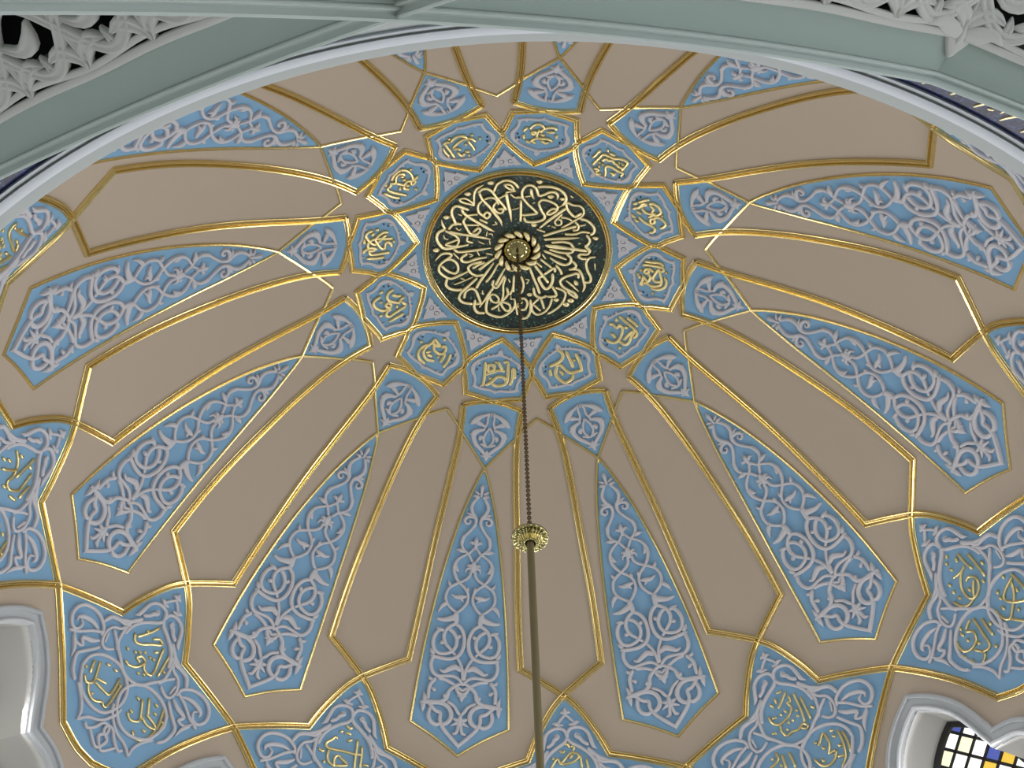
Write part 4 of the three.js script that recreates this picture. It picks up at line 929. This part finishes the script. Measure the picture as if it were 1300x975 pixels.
{
  const corn = struct('trim_1', toCreasedNormals(lathe([[9.75, 14.3], [9.62, 14.75], [9.4, 14.72], [9.28, 14.6], [9.16, 14.5], [9.15, 14.25], [9.2, 14.19], [9.3, 14.1]], 240), .4), M.stoneGrey, 'grey moulded cornice ring at the foot of the dome');
  const a = struct('cornice_band', toCreasedNormals(lathe([[9.3, 14.1], [9.31, 14.06], [9.34, 14.03], [9.40, 13.99], [9.425, 13.985]], 240), .4), M.white, '', corn); a.userData.label = 'pale lilac white band of the cornice';
  struct('cornice_cove', toCreasedNormals(lathe([[9.425, 13.985], [9.43, 14.03], [9.448, 14.03], [9.456, 13.98], [9.472, 13.968]], 240), .4), M.stoneGrey, '', corn);
  struct('cornice_fillet', toCreasedNormals(lathe([[9.472, 13.968], [9.476, 13.948], [9.498, 13.94], [9.51, 13.985]], 240), .4), M.white, '', corn);
  const cone = (a0, a1) => { const pos = [], idx = [], uv = [], n = Math.ceil((a1 - a0) / .026); for (let j = 0; j <= n; j++) { const a = a0 + (a1 - a0) * j / n; pos.push(9.5 * Math.sin(a), 13.985, 9.5 * Math.cos(a), 10.5 * Math.sin(a), 12.86, 10.5 * Math.cos(a)); uv.push(a * 9.9, 0, a * 9.9, 1.5); if (j) { const q = j * 2; idx.push(q - 2, q, q - 1, q - 1, q, q + 1); } } const g = geo(pos, idx); g.setAttribute('uv', new THREE.Float32BufferAttribute(uv, 2)); return g; };
  const fr = struct('trim_2', cone(.26, Math.PI * 2 - .26), M.lapis, 'dark blue mosaic frieze with gold script under the cornice');
  struct('plain_cove', cone(-.26, .26), M.stoneGrey, '', fr);
  struct('lower_edge', lathe([[10.48, 12.9], [10.6, 12.84], [10.62, 13.0]], 180), M.stoneGrey, '', fr);
  // gold script of the frieze
  const map = (u, v) => { const a = u, r = 9.5 + v, y = 13.985 - v * 1.125; const n = new THREE.Vector3(-Math.sin(a) * .746, -.666, -Math.cos(a) * .746); return { p: new THREE.Vector3(r * Math.sin(a), y, r * Math.cos(a)), n }; };
  const g = [];
  for (let a = -1.3; a < 1.3; a += .03) {
    if (Math.abs(a + .015) < .3) continue;
    const b = a + rnd() * .01, v = .13 + rnd() * .03;
    g.push(stroke([[b, v - .03, .02], [b + .002, v + .08, .035], [b + .006, v + .19, .03]], map, .02, 3));
    g.push(stroke([[b + .006, v + .18, .03], [b + .013, v + .2 + rnd() * .05, .04], [b + .021, v + .14, .03], [b + .024, v + .06, .02]], map, .02, 3));
    if (rnd() > .4) g.push(stroke([[b + .012, v + .03, .035], [b + .015, v + .05, .03]], map, .02, 2));
  }
  struct('gold_script', join(g), M.paleGold, '', fr);
}

// ------------------------------------------------------------------ the crossing arches in front of the dome
function arch(n, azDeg, yOf, orn, sRange) {
  const az = azDeg * D2R, N = new THREE.Vector3(Math.sin(az), 0, Math.cos(az)), T = new THREE.Vector3(Math.cos(az), 0, -Math.sin(az));
  const pt = (s, D, dy = 0) => N.clone().multiplyScalar(D).addScaledVector(T, s).setY(yOf(s) + dy);
  const S = []; for (let s = sRange[0]; s < sRange[1]; s += .12) S.push(s); S.push(sRange[1]); if (sRange[0] < 0) { S.push(0); S.sort((a, b) => a - b); }
  const sheet = prof => loft(S.map(s => prof.map(([D, dy]) => pt(s, D, dy))), false);
  const o = new THREE.Group(); o.name = 'arch_' + n; o.userData = { kind: 'structure', label: orn.label };
  part('soffit', sheet([[10.13, 0], [10.2, .012], [10.48, .012]]), M.mint, o);
  part('moulding', toCreasedNormals(sheet([[10.0, .5], [10.0, -.02], [10.012, -.045], [10.034, -.045], [10.044, -.01], [10.06, .012], [10.078, .005], [10.09, -.02], [10.105, -.03], [10.118, -.02], [10.125, .01], [10.14, .014]]), .45), M.mintLight, o);
  part('arch_face', loft(S.map(s => [pt(s, 10.0, .3), pt(s, 10.0).setY(12.9)]), false), M.mint, o);
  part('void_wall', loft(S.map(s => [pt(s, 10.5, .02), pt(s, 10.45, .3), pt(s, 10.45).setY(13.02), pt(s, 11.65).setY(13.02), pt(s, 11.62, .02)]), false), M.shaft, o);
  part('outer_soffit', sheet([[11.55, 0], [11.95, 0], [11.95, 1.5]]), M.mintLight, o);
  // carved openwork
  const map = (s, D) => { const e = .05, t = pt(s + e, D).sub(pt(s - e, D)).normalize(); return { p: pt(s, D), n: new THREE.Vector3().crossVectors(t, N).normalize().multiplyScalar(-1) }; };
  const m0 = map(1, 10.5); const sg = m0.n.y > 0 ? -1 : 1; const map2 = (s, D) => { const q = map(s, D); q.n.multiplyScalar(sg); return q; };
  const g = [], [a, b] = [Math.max(sRange[0], -6), Math.min(sRange[1], 6)];
  const CHANNEL = [[-.5, -.06], [-.5, .62], [-.3, 1], [-.12, .8], [0, .66], [.12, .8], [.3, 1], [.5, .62], [.5, -.06]];
  const carve = (c, hh, sub) => stroke(c, map2, hh, sub, CHANNEL);
  const rail = (D0, amp, w) => { const c = []; for (let s = a; s <= b; s += .16) c.push([s, D0 + amp * Math.cos(s * Math.PI * 2 / 1.5), w]); g.push(stroke(c, map2, .045, 2)); };
  rail(10.495, .008, .075); rail(10.57, .03, .06); rail(11.52, .02, .12);
  for (const [ph, w] of [[0, .12], [Math.PI, .12]]) { const c = []; for (let s = a; s <= b; s += .1) c.push([s, 10.95 + .34 * Math.sin(s * Math.PI * 2 / 1.5 + ph), w]); g.push(carve(c, .06, 2)); }
  for (let s = Math.ceil(a / .75) * .75; s < b; s += .75) {
    g.push(carve([[s, 10.55, .05], [s + .06, 10.68, .15], [s + .2, 10.76, .13], [s + .33, 10.72, .03]], .06, 3));
    g.push(carve([[s, 10.55, .05], [s - .06, 10.68, .15], [s - .2, 10.76, .13], [s - .33, 10.72, .03]], .06, 3));
    g.push(carve([[s + .1, 11.0, .05], [s + .24, 10.9, .12], [s + .4, 10.95, .16], [s + .5, 11.1, .04]], .06, 3));
    g.push(carve([[s - .3, 11.3, .05], [s - .1, 11.2, .14], [s + .15, 11.25, .16], [s + .3, 11.4, .04]], .06, 3));
    g.push(carve([[s + .34, 10.6, .03], [s + .38, 10.68, .1], [s + .36, 10.8, .02]], .05, 3));
    g.push(carve([[s + .02, 10.6, .07], [s + .02, 10.95, .09], [s, 11.45, .07]], .05, 3));
  }
  part('carved_openwork', join(g), M.carved, o);
  const pend = [];
  pend.push(stroke([[0, 10.285, .02], [0, 10.36, .12], [0, 10.44, .22], [0, 10.54, .3]], map2, .06, 4));
  pend.push(stroke([[.04, 10.52, .1], [.16, 10.56, .16], [.28, 10.6, .12], [.4, 10.55, .03]], map2, .07, 4));
  pend.push(stroke([[-.04, 10.52, .1], [-.16, 10.56, .16], [-.28, 10.6, .12], [-.4, 10.55, .03]], map2, .07, 4));
  pend.push(stroke([[0, 10.4, .03], [0, 10.5, .07], [0, 10.62, .03]], map2, .09, 4));
  part('pendant_leaf', join(pend), M.carved, o);
  // piers
  for (const s of [sRange[0], sRange[1]]) { const p = pt(s, 10.9), h = p.y + 1.6; const pr = part('pier', new THREE.CylinderGeometry(.75, .8, h, 12), M.wall, o); pr.position.set(p.x, -1.6 + h / 2, p.z); }
  scene.add(shadow(o));
}
arch(1, 22.3, s => s < 0 ? 12.58 - .378 * -s - .0352 * s * s : 12.58 - .04 * s - .05 * s * s, { label: 'mint green arch soffit with a carved pendant leaf and white openwork' }, [-12, 6.5]);
arch(2, -30.2, s => 12.46 - .3624 * Math.abs(s) - .03165 * s * s, { label: 'mint green arch soffit with white carved openwork crossing behind the other arch' }, [-6.5, 12]);

// ------------------------------------------------------------------ the hall below, with its windows
{
  const Rw = 20;
  const fl = struct('floor', new THREE.CylinderGeometry(Rw + .4, Rw + .4, .3, 64).translate(0, -1.75, 0), M.floor, 'pale stone floor of the hall');
  struct('wall_outer', join([new THREE.CylinderGeometry(Rw, Rw, 15.2, 64, 1, true).translate(0, 5.8, 0), new THREE.CylinderGeometry(Rw + .4, Rw + .4, 15.2, 64, 1, true).translate(0, 5.8, 0)]), M.wall, 'round outer wall of the hall');
  struct('ceiling_aisle', join([lathe([[10.6, 13.04], [Rw + .4, 13.04]], 96), lathe([[9.75, 14.3], [9.9, 13.4], [Rw + .4, 13.34]], 96)]), M.mint, 'flat mint green ceiling around the dome');
  for (let k = 0; k < 8; k++) {
    const a = (22.5 + 45 * k) * D2R, o = new THREE.Group(); o.name = 'window_' + (13 + k); o.userData = { kind: 'structure', label: 'tall hall window' };
    const W = 4.6, H = 9;
    o.position.set((Rw - .25) * Math.sin(a), 1.2, (Rw - .25) * Math.cos(a)); o.rotation.y = a + Math.PI;
    part('pane', new THREE.BoxGeometry(W, H, .04).translate(0, H / 2, 0), M.day, o);
    const bars = []; for (const x of [-W / 2, -W / 6, W / 6, W / 2]) bars.push(new THREE.BoxGeometry(.12, H + .12, .16).translate(x, H / 2, 0)); for (let j = 0; j <= 6; j++) bars.push(new THREE.BoxGeometry(W + .12, .1, .16).translate(0, j * H / 6, 0));
    part('window_frame', join(bars), M.white, o);
    scene.add(shadow(o));
    const L = new THREE.RectAreaLight(HALL_WINDOW_COLOR, HALL_LIGHT * daylight(180 - a / D2R), W, H);
    L.position.set((Rw - .5) * Math.sin(a), 1.2 + H / 2, (Rw - .5) * Math.cos(a)); L.lookAt(0, 1.2 + H / 2, 0); L.name = 'hall_window_daylight'; scene.add(L);
  }
}

// ------------------------------------------------------------------ panels of the dome
const fieldH = .01;
{ // blue petals, kites, cartouches on the window axes; gilded petals, star panels, spandrels between them
  const gPetF = field(petPath, chart(0, 50), fieldH, 14), gPetR = domeRelief(PETAL, .09, true, 4, .9), gPetG = moulding(petPath, THIN, true);
  const gKiteF = field(kiteField, chart(0, 23), fieldH, 6), gKiteR = domeRelief(KITE, .075, true), gKiteG = moulding(kiteTop, MID, false), gKiteL = moulding(kiteLow, THIN, false);
  const gCarF = field(cartPath, chart(0, 16.3), fieldH, 6), gCarB = domeRelief(CARB, .05, true, 4, .85), gCarG = moulding(cartPath, MID, true);
  const gBeige = moulding(beigePath, THICK, false);
  const gStarF = field(starPath, chart(0, 66), fieldH, 14), gStarR = domeRelief(STAR, .08, true, 4, .92), gStarG = moulding(starPath, THICK, true);
  const gSpF = field(spandPath, chart(0, 13), fieldH, 5), gSpR = (() => { // flat carved plate, its two scrolls cut right through
    const half = [[0, 11.7], [1.1, 11.95], [2.6, 11.86], [3.6, 12.0], [4.9, 11.84], [6.7, 11.9], [8.5, 11.95], [6.6, 12.35], [5.0, 12.8], [4.4, 13.15], [3.3, 13.05], [2.3, 13.35], [1.4, 13.7], [.2, 14.15]];
    const out = [...half, ...mirror(half)].map(([a, b]) => chart(a, b));
    const sh = new THREE.Shape(out.map(p => new THREE.Vector2(p[0], p[1])));
    for (const s of [-1, 1]) {
      const c = chart(2.35 * s, 12.55), A = [], B = [];
      for (let i = 0; i <= 22; i++) { const f = i / 22, r = .36 - .24 * f, w = .05 * Math.sin(Math.PI * Math.min(.92, .12 + f)), a = Math.PI * (.15 + 2.35 * f); A.push([c[0] + s * (r + w) * Math.cos(a), c[1] - (r + w) * Math.sin(a)]); B.push([c[0] + s * (r - w) * Math.cos(a), c[1] - (r - w) * Math.sin(a)]); }
      sh.holes.push(new THREE.Path([...A, ...B.reverse()].map(p => new THREE.Vector2(p[0], p[1]))));
    }
    const g = new THREE.ExtrudeGeometry(sh, { depth: 1, bevelEnabled: false, curveSegments: 4 }), p = g.attributes.position;
    for (let i = 0; i < p.count; i++) { const q = domeMap(p.getX(i), p.getY(i)); q.p.addScaledVector(q.n, p.getZ(i) * .06); p.setXYZ(i, q.p.x, q.p.y, q.p.z); }
    g.computeVertexNormals(); return g; })();
  const studs = [[8.4, 15.75], [9.0, 16.3], [-8.4, 15.75], [-9.0, 16.3]].map(([a, t]) => { const q = surf(a, t, .03); return ['stud', new THREE.SphereGeometry(.018, 8, 6).translate(q.p.x, q.p.y, q.p.z), M.dark]; });
  const pc = k => PANELCALL[k] || [PANELCALL[10][0], PANELCALL[2][1], PANELCALL[10][2]];
  for (let k = 0; k < 12; k++) {
    onDome('petal_panel', 'long pale blue petal panel of scrolling white arabesque edged in thin gold', 'wall panel', 'blue petal panels of the dome', 50, k, [['field', gPetF, M.blue, 'sky blue ground'], ['arabesque_relief', gPetR, M.relief, 'lilac white scrollwork'], ['gilt_edge', gPetG, M.gold, 'thin gold moulding']]);
    onDome('kite_panel', 'small blue kite-shaped panel with a white palmette between cartouche and petal', 'wall panel', 'kite panels of the dome', 23.5, k, [['field', gKiteF, M.blue, 'sky blue ground'], ['palmette', gKiteR, M.relief, 'lilac white palmette'], ['gilt_band', gKiteG, M.gold, 'double gold band'], ['gilt_edge', gKiteL, M.gold, 'thin gold moulding']]);
    onDome('cartouche', 'blue five-sided cartouche with raised gold script next to the dark green medallion', 'cartouche', 'cartouches around the medallion', 16.3, k, [['field', gCarF, M.blue, 'sky blue ground'], ['scroll_border', gCarB, M.relief, 'lilac white lobed border', studs], ['calligraphy', domeRelief(CALL[k], .06, false, 4, 1.35), M.goldScript, 'raised gold script'], ['gilt_band', gCarG, M.gold, 'double gold band']]);
    onDome('gilded_petal', 'wide gold double moulding outlining a plain beige petal of the dome', 'moulding', 'gilded beige petals of the dome', 40, k + .5, [['gilt_band', gBeige, M.gold]]);
    const [c0, c1, c2] = pc(k);
    onDome('star_panel', 'blue four-pointed star panel with three rounds of gold script in white scrollwork', 'wall panel', 'star panels at the foot of the petals', 66, k + .5, [['field', gStarF, M.blue, 'sky blue ground'], ['arabesque_relief', gStarR, M.relief, 'lilac white scrollwork'], ['calligraphy', domeRelief(c0, .055, false, 3, 1.4), M.goldScript, 'raised gold script'], ['calligraphy', domeRelief(c1, .055, false, 3, 1.4), M.goldScript, 'raised gold script'], ['calligraphy', domeRelief(c2, .055, false, 3, 1.4), M.goldScript, 'raised gold script'], ['gilt_band', gStarG, M.gold, 'double gold band']]);
    onDome('spandrel_panel', 'small blue triangle with twin white scrolls between two cartouches and the medallion', 'wall panel', 'spandrels around the medallion', 13, k + .5, [['field', gSpF, M.blue, 'sky blue ground'], ['scroll_relief', gSpR, M.relief, 'lilac white twin scroll']]);
  }
}
{ // central medallion
  const o = new THREE.Group(); o.name = 'medallion'; o.userData = { label: 'round dark green mosaic medallion with radiating gold script at the crown of the dome', category: 'medallion' };
  const c = surf(0, 0).p; o.position.copy(c); o.rotation.y = -PHASE;
  const T0 = 2.3, T1 = 10.55, pos = [], idx = [], uv = [], NR = 8, NS = 96;
  for (let i = 0; i <= NR; i++) for (let j = 0; j <= NS; j++) { const t = T0 + (T1 - T0) * i / NR, a = j / NS * 360, { p } = surf(a, t, .03); pos.push(p.x, p.y - c.y, p.z); uv.push(p.x * .5, p.z * .5); }
  for (let i = 0; i < NR; i++) for (let j = 0; j < NS; j++) { const a = i * (NS + 1) + j, b = a + 1, d = a + NS + 1; idx.push(a, b, d, b, d + 1, d); }
  const disc = geo(pos, idx); disc.setAttribute('uv', new THREE.Float32BufferAttribute(uv, 2));
  part('mosaic_disc', disc, M.mosaic, o);
  const ring = []; for (let a = 0; a <= 360; a += 3) ring.push(chart(a, 10.8));
  const mv = g => g.translate(0, -c.y, 0);
  part('gilt_ring', mv(moulding(ring, scaleSec(.125, .09, BAND), true)), M.gold, o);
  part('calligraphy', mv(join(MEDAL.map(s => stroke(rows(s, false, 1.18), (u, v) => { const q = domeMap(u, v); q.p.addScaledVector(q.n, .03); return q; }, .055, 4)))), M.paleGold, o).userData.label = 'raised pale gold script';
  // fluted rosette round the opening
  const petals = []; for (let i = 0; i < 14; i++) { const a = i / 14 * 360; petals.push(stroke([[...chart(a - 8, 1.95), .05], [...chart(a, 2.2), .09], [...chart(a + 9, 2.5), .1], [...chart(a + 17, 2.62), .05]], (u, v) => { const q = domeMap(u, v); q.p.addScaledVector(q.n, .04); return q; }, .1, 4)); }
  part('rosette', mv(join(petals)), M.paleGold, o);
  const fun = []; for (const [r, y] of [[.36, -.06], [.335, -.03], [.32, .05], [.3, .3]]) fun.push(new THREE.Vector2(r, y)); fun.push(new THREE.Vector2(0.001, .32));
  part('shaft', new THREE.LatheGeometry(fun, 40), M.shaft, o);
  scene.add(shadow(o));
}
{ // lamp suspension: ceiling bell, chain, fluted boss, tube
  const o = new THREE.Group(); o.name = 'chandelier_hanger'; o.userData = { label: 'brass chandelier hanger with a ceiling bell, dark chain, fluted boss and long tube', category: 'chandelier' };
  o.position.set(0, 17.28, 0);
  const bell = [[.001, -.02], [.1, -.02], [.12, -.01], [.2, 0], [.27, .06], [.275, .1], [.24, .16], [.12, .22], [.05, .3], [.001, .3]].map(p => new THREE.Vector2(p[0], p[1]));
  const b = part('ceiling_bell', new THREE.LatheGeometry(bell, 48).translate(0, 25.92 - 17.28, 0), M.brass, o);
  const beads = []; for (let i = 0; i < 16; i++) { const a = i / 16 * Math.PI * 2; beads.push(new THREE.SphereGeometry(.018, 8, 6).translate(.15 * Math.sin(a), 25.91 - 17.28, .15 * Math.cos(a))); }
  part('bead', join(beads), M.brass, b);
  const links = [], n = 150, y0 = .34, y1 = 25.9 - 17.28; for (let i = 0; i < n; i++) { const y = y0 + (y1 - y0) * (i + .5) / n; const t = new THREE.TorusGeometry(.027, .011, 5, 10).scale(1, 1.5, 1); if (i % 2) t.rotateY(Math.PI / 2); links.push(t.translate(0, y, 0)); }
  part('chain', join(links), M.chain, o).userData.label = 'dark bronze chain';
  const hook = [[.001, .36], [.03, .35], [.035, .28], [.075, .22], [.09, .12], [.07, .05], [.001, .05]].map(p => new THREE.Vector2(p[0], p[1]));
  part('shackle', new THREE.LatheGeometry(hook, 16), M.chain, o);
  // boss: fluted dish seen from below
  const pos = [], idx = [], prof = [[.05, -.02], [.07, -.13], [.1, -.14], [.13, -.13], [.15, -.06], [.19, -.01], [.215, .0], [.24, -.012], [.272, -.015], [.282, .02], [.22, .06], [.1, .09], [.02, .1]], NS = 120;
  for (let j = 0; j <= NS; j++) { const a = j / NS * Math.PI * 2; prof.forEach(([r, y], i) => { const fl = i >= 3 && i <= 6 ? .012 * Math.cos(a * 24) : i >= 7 && i <= 9 ? .005 * Math.cos(a * 20) : 0; pos.push((r + fl) * Math.sin(a), y - fl * .8, (r + fl) * Math.cos(a)); }); }
  const m = prof.length; for (let j = 0; j < NS; j++) for (let i = 0; i < m - 1; i++) { const a = j * m + i, q = a + 1, c = a + m, d = c + 1; idx.push(a, q, c, q, d, c); }
  part('boss', geo(pos, idx), M.brass, o).userData.label = 'polished fluted brass boss';
  part('tube', new THREE.CylinderGeometry(.056, .056, 11, 20).translate(0, -5.55, 0), M.rod, o).userData.label = 'olive bronze tube';
  scene.add(shadow(o));
}
renderer.render(scene, camera);
